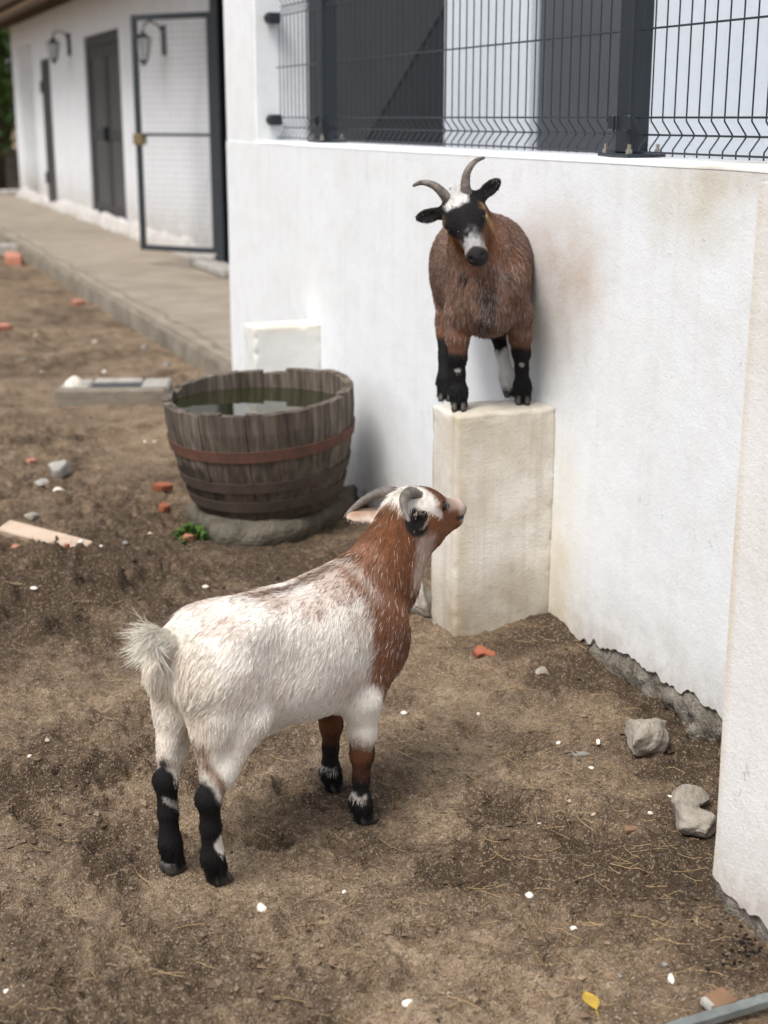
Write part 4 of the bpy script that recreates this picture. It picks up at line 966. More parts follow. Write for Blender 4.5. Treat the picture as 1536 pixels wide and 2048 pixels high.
HORN_L = []
def horn_mesh(pts, r0, r1, seed):
    """ridged tapered horn swept on a smooth curve"""
    P = [Vector(p) for p in pts]; C_ = []
    for i in range(len(P) - 1):
        p0, p1, p2, p3 = P[max(i - 1, 0)], P[i], P[i + 1], P[min(i + 2, len(P) - 1)]
        for k in range(9):
            t = k / 9; C_.append(.5 * ((2 * p1) + (p2 - p0) * t + (2 * p0 - 5 * p1 + 4 * p2 - p3) * t * t + (3 * p1 - p0 - 3 * p2 + p3) * t ** 3))
    C_.append(P[-1]); n = len(C_); rs = []
    for i in range(n):
        t = i / (n - 1); rs.append((r0 + (r1 - r0) * t ** 1.15) * (1 + (.07 if i % 3 == 0 else -.03) * (1 - t)) if i < n - 1 else r1 * .35)
    return MB().tube(C_, rs, 14).mesh('horn')
M = Mat('ridged horn', .55, .4); p = M.pos(True); g = M.noise(45, 4, .6, p)
M_HORN = M.out(M.ramp(g, (.3, (.075, .060, .050)), (.55, (.16, .135, .115)), (.75, (.25, .22, .19))), M.bump(M.noise(130, 3, .6, p), .5, .003))
M_HOOF = simple('hoof horn', (.038, .033, .029), (.075, .066, .057), 40, .6, .3, .002, .35)
def eye_mat():
    M = Mat('goat eye', .08, .6); p = M.pos(True); y = M.sep(p, 1); x = M.sep(p, 0); z = M.sep(p, 2)
    hor = M.math('ABSOLUTE', x, 0); ver = M.math('ABSOLUTE', z, 0)
    pup = M.math('MULTIPLY', M.math('LESS_THAN', hor, .0052), M.math('LESS_THAN', ver, .0021))
    rad_ = M.math('SQRT', M.math('ADD', M.math('MULTIPLY', x, x), M.math('MULTIPLY', z, z))); rim = M.math('GREATER_THAN', rad_, .0068)
    c = M.mix(pup, (.42, .27, .07), (.006, .005, .004)); return M.out(M.mix(rim, c, (.012, .009, .007)))
M_EYE = eye_mat(); M_EYED = simple('half closed dark eye', (.02, .014, .01), (.03, .02, .014), 40, .15, .05, .001, .5)
def skin_mat(name):
    M = Mat(name, .8, .15); a = M.n('Attribute', attribute_name='coat'); p = M.pos(True)
    return M.out(a.outputs['Color'], M.bump(M.noise(150, 3, .6, p), .4, .003))
def fur_mat(name):
    M = Mat(name, .62, .25); a = M.n('Attribute', attribute_name='coat'); return M.out(a.outputs['Color'])
M_SKIN, M_FUR = skin_mat('coat skin'), fur_mat('coat fur')

def build_goat(name, label, O, ang, f, coat, bones, horns, eyes, hooves, R, ho, nfur, seed, lens, hornr, group, sc=1.0):
    """f: distance field; coat(P, N, kind) -> colours; bones: list of (a, b, flow, radius) that comb the fur"""
    t = empty(name, tuple(O), label, 'goat', group); t.rotation_euler = (0, 0, ang)
    V_, F_ = f.mesh(); N_ = vnormals(V_, F_); me = np_mesh('body', V_, F_.astype(np.int32))
    ca = me.attributes.new('coat', 'FLOAT_COLOR', 'POINT'); c0 = coat(V_, N_); ca.data.foreach_set('color', np.column_stack([c0 * .9, np.ones(len(V_))]).astype(np.float32).ravel())
    body = link('body', me, M_SKIN, t)
    g_ = np.random.default_rng(seed)
    # fur roots by area
    q0, q1, q2, q3 = (V_[F_[:, i]] for i in range(4)); ar = np.linalg.norm(np.cross(q2 - q0, q3 - q1), axis=1); pick = g_.choice(len(F_), nfur, p=ar / ar.sum())
    u, v = g_.uniform(0, 1, (2, nfur)); wts = np.stack([(1 - u) * (1 - v), u * (1 - v), u * v, (1 - u) * v], 1)
    P = sum(V_[F_[pick, i]] * wts[:, i:i + 1] for i in range(4)); N = sum(N_[F_[pick, i]] * wts[:, i:i + 1] for i in range(4)); N /= np.linalg.norm(N, axis=1)[:, None]
    flow = np.zeros((nfur, 3)); 
    for a, b, d, r in bones:
        a, b = np.array(a, float), np.array(b, float); ba = b - a; tt = np.clip(((P - a) @ ba) / (ba @ ba), 0, 1); dd = np.linalg.norm(P - a - tt[:, None] * ba, axis=1) / r
        flow += np.exp(-dd * dd * 2.5)[:, None] * unit(d)
    flow += np.array([-.02, 0, -.012])
    wob = np.stack([fbm(P, 22, seed + k, 2) - .5 for k in range(3)], 1); flow = flow / np.linalg.norm(flow, axis=1)[:, None] + wob * .7 + np.stack([fbm(P, 85, seed + 30 + k, 2) - .5 for k in range(3)], 1) * .9
    flow -= N * np.sum(flow * N, axis=1)[:, None]; flow /= np.linalg.norm(flow, axis=1)[:, None] + 1e-9
    flow += g_.normal(size=flow.shape) * .11
    L_, lift = lens(P, N); L_ = L_ * g_.uniform(.6, 1.2, nfur); keep = L_ > .0015
    P, N, flow, L_, lift = P[keep], N[keep], flow[keep], L_[keep], lift[keep]; n = len(P)
    _dith[0] = np.random.default_rng(seed + 9); col = coat(P, N, True, g_); _dith[0] = None; K = 4; pts = np.zeros((n, K, 3))
    for k in range(K):
        s_ = k / (K - 1); pts[:, k] = P - N * .0008 + flow * (L_ * s_)[:, None] + N * (L_ * lift * (s_ - .45 * s_ * s_))[:, None]
        pts[:, k, 2] -= L_ * .10 * s_ * s_
    hc = bpy.data.hair_curves.new('fur'); hc.add_curves([K] * n); hc.attributes['position'].data.foreach_set('vector', pts.astype(np.float32).ravel())
    ra = hc.attributes.get('radius') or hc.attributes.new('radius', 'FLOAT', 'POINT')
    prof = np.array([.00046, .00042, .00032, .00010]); ra.data.foreach_set('value', (prof[None] * g_.uniform(.8, 1.25, (n, 1))).astype(np.float32).ravel())
    cc = hc.attributes.new('coat', 'FLOAT_COLOR', 'CURVE'); cc.data.foreach_set('color', np.column_stack([col, np.ones(n)]).astype(np.float32).ravel())
    hc.materials.append(M_FUR); fo = bpy.data.objects.new('fur', hc); COL.objects.link(fo); fo.parent = body
    W = lambda p: ho + R @ (np.array(p, float) * sc)
    for hp in horns: link('horn', horn_mesh([W(p) for p in hp], hornr, .0032, seed), M_HORN, t, None, True)
    import bmesh
    b = bmesh.new(); bmesh.ops.create_uvsphere(b, u_segments=20, v_segments=14, radius=.0095 * sc); em = bpy.data.meshes.new('eye'); b.to_mesh(em); b.free(); em.materials.append(M_EYE if sc > 1 else M_EYED)
    em.polygons.foreach_set('use_smooth', [True] * len(em.polygons))
    for s_ in eyes:
        e = link('eye', em, None, t); p_ = W((.049, s_ * .0375, .007)); out_ = R @ unit((.25, s_, .05)); fx = R[:, 0]; zz = unit(np.cross(fx, out_)) * (1 if s_ > 0 else -1); xx = np.cross(out_, zz)
        e.matrix_local = Matrix(((xx[0], out_[0], zz[0], p_[0]), (xx[1], out_[1], zz[1], p_[1]), (xx[2], out_[2], zz[2], p_[2]), (0, 0, 0, 1)))
    for (x, y, z, a, sc) in hooves:                                             # cloven hoof: two toes
        for s_ in (-1, 1):
            vs = []; prof_ = [(0, 1.0), (.35, .96), (.7, .82), (1, .62)]
            for hgt, k in prof_:
                for (px_, py_) in ((.030, .004), (.026, .012), (.008, .0155), (-.014, .014), (-.018, .006), (-.016, .0015), (.010, .001)): vs.append(((px_ * k - hgt * .012) * sc, s_ * (.0008 + py_ * 1.2 * (.75 + .25 * k)) * sc, hgt * .026 * sc))
            m_ = len(vs) // 4; fs = [(r * m_ + i, r * m_ + (i + 1) % m_, (r + 1) * m_ + (i + 1) % m_, (r + 1) * m_ + i) for r in range(3) for i in range(m_)] + [tuple(range(m_)), tuple(3 * m_ + i for i in range(m_))]
            o = MB().add(vs, fs).obj('hoof_toe', M_HOOF, t, True); o.location = (x, y, z); o.rotation_euler = (0, 0, a + s_ * .10)
    return t

_dith = [None]
def nmix(a, b, k):
    """blend; on the fur the colour is drawn hair by hair"""
    k = np.clip(np.asarray(k, float), 0, 1)
    if _dith[0] is not None: k = .35 * k + .65 * (_dith[0].uniform(0, 1, len(k)) < k)
    return a * (1 - k[:, None]) + b * k[:, None]
A3 = lambda *c: np.array(c, float)
def seg_d(P, a, b):
    a, b = np.array(a, float), np.array(b, float); ba = b - a; t = np.clip(((P - a) @ ba) / (ba @ ba), 0, 1); return np.linalg.norm(P - a - t[:, None] * ba, axis=1)

# ---- white goat with brown neck, looking up
def white_goat():
    f = Field((-.42, -.21, -.02), (.62, .21, .80), .004)
    f.loft([(-.228, 0, .418, .03, .035), (-.210, 0, .406, .066, .068), (-.165, 0, .390, .090, .097), (-.09, 0, .388, .106, .119), (0, 0, .376, .115, .129), (.09, 0, .369, .115, .134), (.17, 0, .367, .102, .139), (.24, 0, .368, .086, .128), (.30, 0, .362, .060, .098), (.335, 0, .36, .03, .05)], .02)
    f.cap((.12, 0, .455), (.20, 0, .475), .045, .045, .04, ((0, 1, 0), .8))         # withers
    f.chain([(.225, 0, .415), (.295, 0, .465), (.343, 0, .525), (.362, 0, .568)], [.092, .083, .066, .055], .035, ((0, 1, 0), .74))
    ho = A3(.388, 0, .580); R = head_rot((1, -.02, .0), (.024, .98, -.16))
    ears = [((-.026, .044, .004), (-.112, .070, .010), (.1, .6, -.8), .021), ((-.034, -.042, -.016), (-.048, -.082, .014), (-.55, -.45, .1), .0155)]
    add_head(f, ho, R, ears)
    for sx, (stif, hock, fet, pas) in ((-1, ((-.122, -.076, .312), (-.200, -.058, .178), (-.190, -.050, .062), (-.180, -.047, .022))), (1, ((-.132, .074, .312), (-.214, .048, .182), (-.214, .045, .062), (-.208, .044, .022)))):
        f.cap((-.150, sx * .054, .390), stif, .078, .040 if sx < 0 else .034, .035, ((0, 1, 0), .72)); f.cap((-.186, sx * .046, .385), (-.182, sx * .054, .315), .044, .036, .03); f.cap((-.182, sx * .054, .325), A3(*hock) + A3(.004, 0, .050), .040 if sx < 0 else .034, .0195, .025); f.ell((-.110, sx * .070, .468), (.032, .020, .020), None, .04); f.ell((-.060, sx * .128, .405), (.045, .020, .050), None, .03, True); f.ell(A3(*hock) + A3(-.016, 0, .012), (.009, .010, .014), None, .012)
        f.chain([stif, A3(*stif) * .35 + A3(*hock) * .65, hock], [.037, .0225, .0200] if sx < 0 else [.030, .0185, .0185], .02); f.chain([hock, A3(*hock) * .5 + A3(*fet) * .5, fet, pas], [.0210, .0175, .0195, .0170], .012)
    for sx, (elb, knee, fet, pas) in ((-1, ((.165, -.078, .262), (.168, -.073, .150), (.164, -.072, .052), (.172, -.072, .022))), (1, ((.205, .074, .262), (.222, .072, .150), (.218, .072, .052), (.226, .072, .022)))):
        f.cap((.225, sx * .062, .375), elb, .070, .042, .035, ((0, 1, 0), .62)); f.chain([elb, A3(*elb) * .4 + A3(*knee) * .6, knee], [.036, .0245, .0225], .02); f.chain([knee, A3(*knee) * .5 + A3(*fet) * .5, fet, pas], [.0225, .0155, .0185, .0170], .012); f.ell((.262, sx * .056, .335), (.03, .022, .035), None, .03)
    f.chain([(-.205, 0, .448), (-.236, .0, .474), (-.252, .004, .496)], [.018, .013, .006], .018)
    f.ell((-.06, 0, .252), (.06, .035, .022), None, .03)
    W_, CR, BR, DB, BK = A3(.82, .765, .69), A3(.76, .66, .53), A3(.175, .068, .030), A3(.085, .042, .022), A3(.010, .009, .009)
    def coat(P, N, strand=False, g_=None):
        n = len(P); x, y, z = P.T; w1 = fbm(P, 9, 501, 3) - .5; w2 = fbm(P, 30, 502, 3) - .5; H = (P - ho) @ R; hx, hy, hz = H.T
        head = sst(.01, -.005, seg_d(H, A3(-.01, 0, -.02), A3(.125, 0, -.02)) - np.where(hz > 0, .085, .060)) * sst(-.065, -.045, hx + hz * .3)
        c = np.tile(W_, (n, 1)); c = nmix(c, A3(.68, .58, .50), sst(.05, .25, w1) * .5)
        c = nmix(c, A3(.50, .37, .30), sst(.08, .22, fbm(P, 14, 510, 3) - .5) * .45 * sst(.28, .42, z))
        c = nmix(c, CR, sst(-.17, -.24, x) * .5)
        # brown shoulder and chest band
        ex = x - .168 - np.maximum(0, .31 - z) * .9 + w1 * .06 + w2 * .035 + .12 * sst(.05, .0, np.abs(y)) * 0
        br = sst(-.012, .022, ex) * sst(.20, .24, z + w1 * .05)
        c = nmix(c, BR * 1.1, br * .95)
        # withers patches and dark dorsal line
        pt = np.exp(-((x - .13) / .055) ** 2 - ((z - .50) / .045) ** 2) + .75 * np.exp(-((x - .055) / .03) ** 2 - ((z - .47) / .02) ** 2) + .6 * np.exp(-((x + .02) / .05) ** 2 - ((z - .50) / .03) ** 2)
        c = nmix(c, BR * 1.3, np.clip(sst(.35, .8, pt + w1 * 1.2 + w2 * .6), 0, 1) * .5)
        dl = sst(.025, .008, np.abs(y) + w2 * .02) * sst(.485, .50, z) * sst(-.10, .02, x) * sst(.24, .20, x) * sst(-.1, .15, w1 + .05); c = nmix(c, DB, dl * .8)
        c = nmix(c, A3(.66, .58, .50), np.exp(-((x - .195 + (z - .5) * .4) / .014) ** 2) * sst(.43, .48, z) * sst(.56, .53, z) * .55)
        # neck: brown nape, pale roan side
        nk = sst(.415, .455, z + w1 * .03) * sst(.24, .28, x) * (1 - head)
        pale = sst(-.012, .018, x - (.330 + (z - .50) * .25) + w1 * .03 + w2 * .02) * sst(.425, .47, z + w1 * .05)
        c = nmix(c, BR, nk); c = nmix(c, A3(.58, .45, .37), nk * pale * np.clip(.75 + w2 * 1.5, 0, 1))
        c = nmix(c, DB, nk * sst(.03, .005, np.abs(y)) * sst(.36, .30, x) * .45)
        # head
        hc = np.tile(BR * 1.15, (n, 1)); hc = nmix(hc, DB, sst(.012, .03, hz) * sst(.0, .02, hx) * sst(.075, .05, hx) * .7)
        hc = nmix(hc, W_, sst(.030, .012, hx + w2 * .03) * sst(.000, .014, hz + w2 * .012) * sst(-.075, -.05, hx)); hc = nmix(hc, W_ * 1.0, sst(.012, .005, np.abs(hz + hx * .55 - .012 + w2 * .01)) * sst(.045, .03, hx) * sst(-.03, -.01, hx) * .85)
        hc = nmix(hc, A3(.55, .47, .41), sst(.100, .118, hx + hz * .4 + w2 * .03) * .75); hc = nmix(hc, A3(.55, .44, .37), sst(.02, .008, np.abs(hz - .004)) * sst(.06, .075, hx) * .6)
        hc = nmix(hc, A3(.13, .11, .10), sst(.126, .136, hx) * .85); hc = nmix(hc, BK * 3, sst(.006, .003, np.abs(hz + .030)) * sst(.095, .105, hx) * .9); hc = nmix(hc, BK * 2, sst(.008, .004, np.sqrt((hz + .006) ** 2 + (np.abs(hy) - .014) ** 2)) * sst(.125, .13, hx)); hc = nmix(hc, DB * .6, sst(.006, .002, np.abs(hz - .012 + (hx - .05) * .35)) * sst(.05, .055, hx) * sst(.085, .075, hx) * .8)
        hc = nmix(hc, A3(.52, .40, .34), sst(-.025, -.05, hz) * sst(.03, -.01, hx) * .8)
        c = nmix(c, hc, head)
        for i, (base, tip, fc, wd) in enumerate(ears):
            e = sst(.034, .026, seg_d(H, A3(*base) + (A3(*tip) - A3(*base)) * .2, tip)) * sst(.05, .058, np.linalg.norm(H, axis=1)); inn = sst(.15, .45, N @ (R @ unit(fc)))
            ec = nmix(nmix(np.tile(A3(.40, .25, .17), (n, 1)), A3(.62, .52, .44), np.clip(.5 + w2 * 3, 0, 1)), BK * 2.5, inn); c = nmix(c, ec, e)
        # legs
        hind = x < -.05
        nearh = hind & (y < 0); farh = hind & (y >= 0); frt = (x > .05) & (z < .26)
        lim = np.where(nearh, .185 - np.clip((x + .19) * 2.2, -.06, .06), np.where(farh, .176 - np.clip((x + .205) * 2.2, -.06, .06), .0)) + w1 * .06
        c = nmix(c, BR * .9, hind * sst(.055, .025, z - lim) * sst(-.01, .02, z - lim) * .75 * (nearh * .7 + .3)); c = nmix(c, BK, hind * sst(.018, -.016, z - lim + w2 * .08))
        c = nmix(c, BR, nearh * sst(-.185, -.170, x + w2 * .02) * sst(.10, .13, z) * sst(.175, .15, z) * .7)
        c = nmix(c, W_ * .9, nearh * sst(1., .75, np.sqrt(((z - .088) / .022) ** 2 + ((x + .186) / .013) ** 2 + (np.maximum(0, y + .05) / .012) ** 2) + w2 * 1.6))
        c = nmix(c, A3(.4, .37, .34), farh * sst(1, .7, np.sqrt(((z - .140 + (x + .21) * .8) / .009) ** 2 + ((y - .030) / .012) ** 2) + w2) * .7)
        fb = frt * sst(.205, .165, z + w1 * .10 + w2 * .05); dark = np.clip(sst(.150, .09, z + w2 * .05) + sst(.002, .012, x - np.where(y < 0, .168, .222)) * sst(.2, .16, z), 0, 1)
        c = nmix(c, BR * .75, np.maximum(fb, frt * (y > 0) * sst(.24, .20, z))); c = nmix(c, BK, np.maximum(fb, (y > 0) * frt * .8) * dark * sst(.19, .165, z))
        c = nmix(c, A3(.55, .5, .45), frt * sst(.008, .003, np.abs(z - .066 + w2 * .04)) * sst(-.004, -.014, x - np.where(y < 0, .172, .226)) * .8)
        # tail cream
        tl = sst(-.224, -.236, x) * sst(.43, .46, z); c = nmix(c, A3(.86, .80, .69), tl)
        if strand:
            er = np.zeros(n, bool)
            for base, tip, fc, wd in ears: er |= seg_d(H, base, tip) < .022
            k = er & (g_.uniform(0, 1, n) < .22); c[k] = A3(.5, .45, .40)
            c = c * g_.uniform(.78, 1.16, (n, 1)); roan = br + nk; k = (g_.uniform(0, 1, n) < .05 * np.clip(roan, 0, 1) * (1 - head)); c[k] = A3(.55, .42, .34) * .9
            k = (g_.uniform(0, 1, n) < .05) & (z > .28) & (br < .3) & (head < .2); c[k] = A3(.40, .30, .24)
        return np.clip(c, .004, .85)
    bones = [((-.22, 0, .40), (.2, 0, .38), (-.75, 0, -.65), .16), ((.24, 0, .40), (.34, 0, .55), (-.35, 0, -.9), .09), (tuple(ho), tuple(ho + R @ A3(.12, 0, -.02)), tuple(-R[:, 0]), .06), ((.33, 0, .30), (.30, 0, .24), (-.2, 0, -1), .07),
             ((-.2, -.06, .30), (-.18, -.05, 0), (.05, 0, -1), .08), ((-.2, .06, .30), (-.22, .05, 0), (.05, 0, -1), .08), ((.17, -.07, .28), (.17, -.07, 0), (.05, 0, -1), .07), ((.22, .07, .28), (.22, .07, 0), (.05, 0, -1), .07),
             ((-.232, 0, .470), (-.27, 0, .51), (-.66, 0, .75), .042), ((-.25, 0, .45), (-.24, 0, .39), (-.55, 0, -.8), .05)]
    def lens(P, N):
        x, y, z = P.T; H = (P - ho) @ R; hd = np.linalg.norm(H - A3(.03, 0, -.015), axis=1); L_ = np.full(len(P), .019); lift = np.full(len(P), .075)
        L_ = np.where(hd < .085, .010, L_); L_ = np.where(H[:, 0] > .095, np.where(hd < .14, .005, L_), L_); L_ = np.where((H[:, 0] > .128) & (hd < .14), .001, L_)
        tuft = np.exp(-(np.linalg.norm(H - A3(-.015, 0, .045), axis=1) / .03) ** 2); L_ = L_ + tuft * .014; lift = lift + tuft * .5
        L_ = np.minimum(L_, .008 + .011 * sst(.18, .40, z)); ft = sst(.075, .045, z); L_ = L_ + ft * .009; lift = lift + ft * .38; L_ = np.where(z < .012, .004, L_)
        tl = sst(-.224, -.242, x) * sst(.435, .465, z); L_ = L_ + tl * .046; lift = lift + tl * .50 * np.clip(-N[:, 0] * 1.2, 0, 1)
        rp = sst(-.195, -.22, x) * sst(.34, .38, z) * sst(.47, .45, z); L_ = L_ + rp * .006; lift = lift + rp * .08
        eb = np.zeros(len(P))
        for base, tip, fc, wd in ears: eb = np.maximum(eb, sst(.034, .026, seg_d(H, A3(*base) + (A3(*tip) - A3(*base)) * .3, tip)))
        L_ = L_ * (1 - eb) + .006 * eb
        for s_ in (-1, 1): L_ = np.where(np.linalg.norm(H - A3(.047, s_ * .038, .006), axis=1) < .014, .001, L_)
        return L_, lift
    hb = [(-.004, .021, .034), (-.034, .033, .050), (-.0686, .049, .0445), (-.092, .072, .027), (-.1044, .0936, .0065)]
    hn = [(p_[0], -p_[1], p_[2]) for p_ in hb]
    hooves = [(-.174, -.046, 0, .1, .95), (-.212, .044, 0, .05, .95), (.178, -.072, 0, -.05, .95), (.232, .072, 0, 0, .95)]
    return build_goat('white_goat', 'white goat with brown neck and black stockings standing on the soil looking up', (.72, 2.418, 0), math.radians(24), f, coat, bones, [hb, hn], (-1, 1), hooves, R, ho, 150000, 601, lens, .0140, None)

# ---- brown goat on the pillar, facing the viewer, head tilted
def brown_goat():
    f = Field((-.47, -.25, -.02), (.34, .23, .80), .004)
    f.loft([(-.40, -.02, .37, .03, .04), (-.37, -.02, .36, .075, .08), (-.30, -.02, .35, .108, .118), (-.20, -.02, .346, .134, .140), (-.10, -.018, .344, .138, .142), (0, -.012, .338, .118, .138), (.08, -.005, .324, .093, .132), (.14, 0, .314, .074, .112), (.18, 0, .31, .05, .07)], .02)
    f.cap((-.05, -.012, .43), (.05, -.012, .43), .05, .05, .04)
    ho = A3(.185, -.065, .513); R = head_rot((.75, .22, -.60), (-.03, .91, .40)); SC = 1.15
    f.chain([(.070, -.008, .360), (.110, -.026, .42), (.145, -.052, .482)], [.098, .082, .060], .035, ((0, 1, 0), .86))
    ears = [((-.014, .044, .008), (-.020, .094, .026), (.8, .1, .5), .0185), ((-.014, -.044, .006), (-.018, -.098, .012), (.8, -.1, .5), .0185)]
    add_head(f, ho, R, ears, SC)
    for sx, (stif, hock, fet, pas) in ((-1, ((-.15, -.100, .270), (-.105, -.115, .170), (-.045, -.112, .055), (-.032, -.110, .021))), (1, ((-.20, .070, .25), (-.175, .028, .165), (-.115, .056, .058), (-.098, .066, .021)))):
        f.cap((-.27, sx * .06 - .02, .37), stif, .085, .045, .035, ((0, 1, 0), .75)); f.chain([stif, A3(*stif) * .35 + A3(*hock) * .65, hock], [.044, .027, .0215], .02); f.chain([hock, A3(*hock) * .5 + A3(*fet) * .5, fet, pas], [.0225, .0160, .0190, .0185], .012)
    for sx, (elb, knee, fet, pas) in ((-1, ((.085, -.076, .245), (.100, -.075, .138), (.092, -.071, .050), (.096, -.070, .021))), (1, ((.045, .080, .245), (.030, .090, .140), (-.006, .096, .050), (-.004, .098, .021)))):
        f.cap((.080, sx * .058, .34), elb, .062, .038, .035, ((0, 1, 0), .7)); f.chain([elb, A3(*elb) * .4 + A3(*knee) * .6, knee], [.036, .0255, .0225], .02); f.chain([knee, A3(*knee) * .5 + A3(*fet) * .5, fet, pas], [.0235, .0165, .0200, .0190], .012)
    for s_ in (-1, 1): f.cap((.150, -.008 + s_ * .042, .385), (.160, -.008 + s_ * .045, .355), .008, .007, .008)     # throat wattles
    BR, RO, GR, BK, WH, DB = A3(.165, .072, .038), A3(.25, .155, .115), A3(.34, .28, .25), A3(.011, .010, .011), A3(.70, .68, .65), A3(.06, .045, .04)
    def coat(P, N, strand=False, g_=None):
        n = len(P); x, y, z = P.T; w1 = fbm(P, 9, 521, 3) - .5; w2 = fbm(P, 30, 522, 3) - .5; H = (P - ho) @ R / SC; hx_, hy_, hz_ = H.T
        head = sst(.012, -.004, seg_d(H, A3(0, 0, -.016), A3(.125, 0, -.02)) - np.where(hz_ > -.01, .085, .052)) * sst(-.05, -.035, hx_)
        c = np.tile(BR, (n, 1)); c = nmix(c, RO, np.clip(.48 + w1 * 1.4 + w2 * 1.2, 0, .85)); c = nmix(c, BR * 1.15, sst(.36, .42, z) * sst(.06, .12, x) * .5)
        st = sst(.034, .012, np.abs(y + .002) + w2 * .03) * sst(.37, .30, z) * sst(.04, .07, x); c = nmix(c, DB, st * .85)
        c = nmix(c, DB * .6, sst(.015, .0, np.abs(y + .015)) * sst(.44, .46, z) * .7)
        c = nmix(c, BR * .7, sst(.20, .17, z) * .7)
        # legs
        lg = z < .26; front = x > -.02 + (y > 0) * -.04
        fr_ = lg & (((x > .05) & (y < 0)) | ((y > .07) & (x > -.05))); lim = .150 + w1 * .06; c = nmix(c, BK, fr_ * sst(.012, -.006, z - lim))
        hi = lg & ~fr_; c = nmix(c, BR * .95, hi * sst(.25, .2, z) * .6); lim2 = np.where(y < -.05, .160, .150) + w1 * .04; c = nmix(c, BK, hi * sst(.01, -.008, z - lim2))
        c = nmix(c, WH * .95, hi * (y > 0) * sst(.130, .118, z + w2 * .05) * sst(.045, .056, z + w2 * .03 + (x + .12) * .5))
        for kx, ky, kz in ((.125, -.074, .105), (.050, .092, .110)): c = nmix(c, A3(.42, .38, .36), sst(1, .7, np.sqrt(((y - ky) / .010) ** 2 + ((z - kz) / .007) ** 2) + w2 * .5) * (np.abs(x - kx) < .04) * .85)
        # head: black mask, white poll tuft, frosted muzzle, tan sides
        hc = np.tile(BK * 1.3, (n, 1)); hc = nmix(hc, BR * .8, np.clip(sst(.004, -.014, hz_ + w2 * .012 - hx_ * .06), 0, 1)); hc = nmix(hc, A3(.36, .21, .09), sst(.016, .006, np.abs(hx_ - .030)) * sst(.028, .034, np.abs(hy_)) * sst(.034, .016, hz_) * .85)
        hc = nmix(hc, WH, sst(.033, .022, np.abs(hx_ - .007 + np.abs(hy_ + .002) * .35 + w2 * .02)) * sst(.031, .021, np.abs(hy_ + .004) + w2 * .02) * sst(.012, .022, hz_))
        mz = sst(.070, .090, hx_ - np.abs(hy_ - .004) * .3 + w2 * .012) * sst(.128, .118, hx_) * sst(-.034, -.022, hz_); sp_ = np.clip(.45 + w2 * 1.2 + (vn(H, 170, 533) - .5) * 1.3 + sst(.085, .105, hx_) * .4, 0, 1)
        hc = nmix(hc, A3(.36, .35, .345), mz * sp_); hc = nmix(hc, A3(.026, .023, .024), sst(.116, .124, hx_ - np.abs(hy_) * .3 + w2 * .01)); hc = nmix(hc, BK * 2.5, sst(-.028, -.036, hz_) * sst(.085, .10, hx_))
        c = nmix(c, hc, head)
        for i, (base, tip, fc, wd) in enumerate(ears):
            e = sst(.034, .026, seg_d(H, A3(*base) + (A3(*tip) - A3(*base)) * .2, tip)) * sst(.050, .058, np.abs(hy_)); c = nmix(c, nmix(np.tile(BK * 1.6, (n, 1)), A3(.30, .2, .11), sst(.15, .5, N @ R[:, 0] * -1) * .6), e)
        for s_ in (-1, 1): c = nmix(c, BK * 2, sst(.020, .012, np.linalg.norm(P - A3(.165, -.008 + s_ * .045, .352), axis=1)))
        if strand:
            er = np.zeros(n, bool)
            for base, tip, fc, wd in ears: er |= (seg_d(H, A3(*base) * .6 + A3(*tip) * .4, A3(*base) * .2 + A3(*tip) * .8) < .010) & (np.abs(hy_) > .052)
            k = er & (g_.uniform(0, 1, n) < .25); c[k] = A3(.22, .20, .19)
            c = c * g_.uniform(.75, 1.2, (n, 1)); k = (g_.uniform(0, 1, n) < .24) & (z > .17) & (head < .3); c[k] = GR * g_.uniform(.8, 1.35, (k.sum(), 1))
            k = (head > .5) & (g_.uniform(0, 1, n) < .30 * sst(.066, .085, hx_)) & (hx_ < .118) & (hx_ > .066) & (hz_ > -.02) & (np.abs(hy_) < .03); c[k] = A3(.55, .54, .53); k = (head > .5) & (g_.uniform(0, 1, n) < .25) & (hx_ > .07) & (hx_ < .118) & (hz_ > -.02); c[k] = BK * 2
        return np.clip(c, .004, .85)
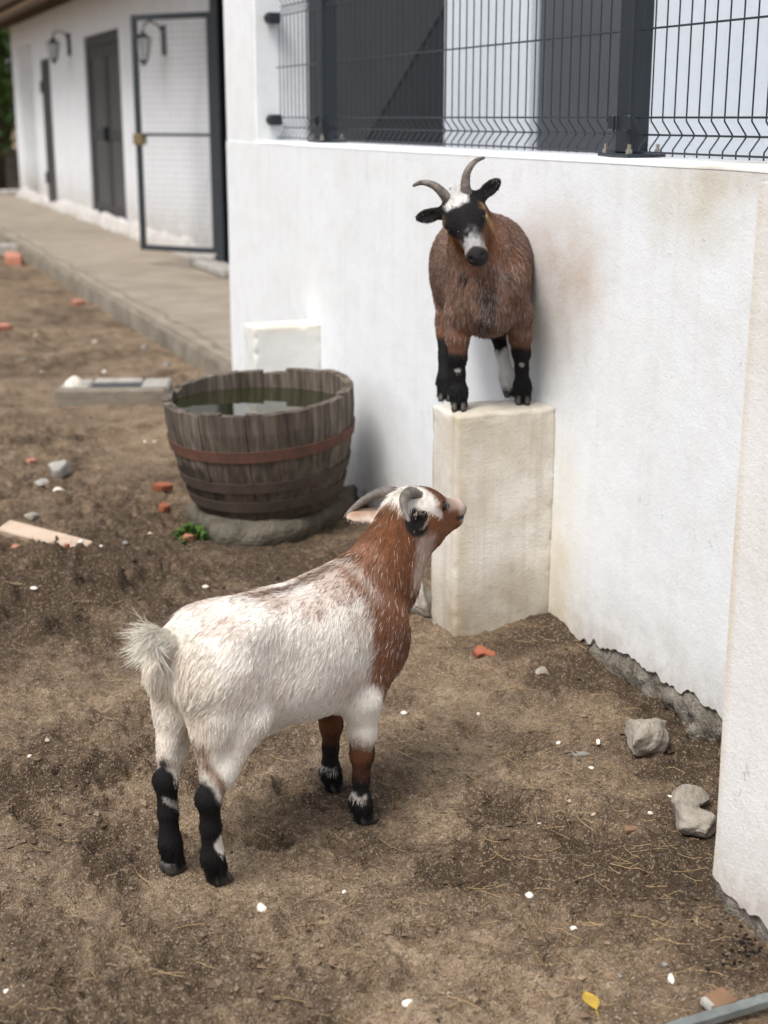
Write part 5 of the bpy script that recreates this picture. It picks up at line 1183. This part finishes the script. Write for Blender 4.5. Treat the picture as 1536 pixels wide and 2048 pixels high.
    bones = [((-.36, 0, .36), (0, 0, .34), (-.7, 0, -.7), .16), ((.10, 0, .38), (.15, -.05, .46), (-.1, .05, -1), .09), ((.15, 0, .30), (.13, 0, .22), (-.15, 0, -1), .10), (tuple(ho), tuple(ho + R @ A3(.12, 0, -.02)), tuple(-R[:, 0]), .055),
             ((.09, -.08, .26), (.1, -.07, 0), (.05, 0, -1), .07), ((.03, .09, .26), (0, .1, 0), (.05, 0, -1), .07), ((-.15, -.12, .27), (-.03, -.11, 0), (.05, 0, -1), .07), ((-.2, .06, .26), (-.1, .07, 0), (.05, 0, -1), .07)]
    def lens(P, N):
        x, y, z = P.T; H = (P - ho) @ R / SC; hd = np.linalg.norm(H - A3(.03, 0, -.015), axis=1); L_ = np.full(len(P), .018); lift = np.full(len(P), .15)
        nearhead = hd < .095; L_ = np.where(nearhead, .009, L_); L_ = np.where((H[:, 0] > .062) & (hd < .14) & (H[:, 2] > -.06), .005, L_); L_ = np.where((H[:, 0] > .122) & (hd < .14), .001, L_)
        tuft = np.exp(-(np.linalg.norm(H - A3(-.008, 0, .045), axis=1) / .026) ** 2); L_ = L_ + tuft * .018; lift = lift + tuft * .45
        L_ = np.where(z < .19, .008, L_); ft = sst(.075, .045, z); L_ = L_ + ft * .010; lift = lift + ft * .25; L_ = np.where(z < .012, .004, L_)
        eb = np.zeros(len(P))
        for base, tip, fc, wd in ears: eb = np.maximum(eb, sst(.034, .026, seg_d(H, A3(*base) + (A3(*tip) - A3(*base)) * .3, tip)))
        L_ = L_ * (1 - eb) + .006 * eb
        for s_ in (-1, 1): L_ = np.where(np.linalg.norm(H - A3(.047, s_ * .038, .006), axis=1) < .014, .001, L_)
        return L_, lift
    hb = [(-.004, .020, .034), (-.012, .025, .056), (-.028, .038, .073), (-.046, .060, .076), (-.058, .082, .066)]
    hn = [(p_[0], -p_[1], p_[2]) for p_ in hb]
    hooves = [(.102, -.070, 0, 0, 1), (.002, .098, 0, 0, 1), (-.026, -.110, 0, 0, .95), (-.096, .068, 0, .1, .95)]
    return build_goat('brown_goat', 'brown goat with black face and tilted horned head standing on the pillar', (1.635, 3.42, .615), math.radians(244.5), f, coat, bones, [hb, hn], (-1, 1), hooves, R, ho, 130000, 602, lens, .0145, None, SC)
white_goat(); brown_goat()
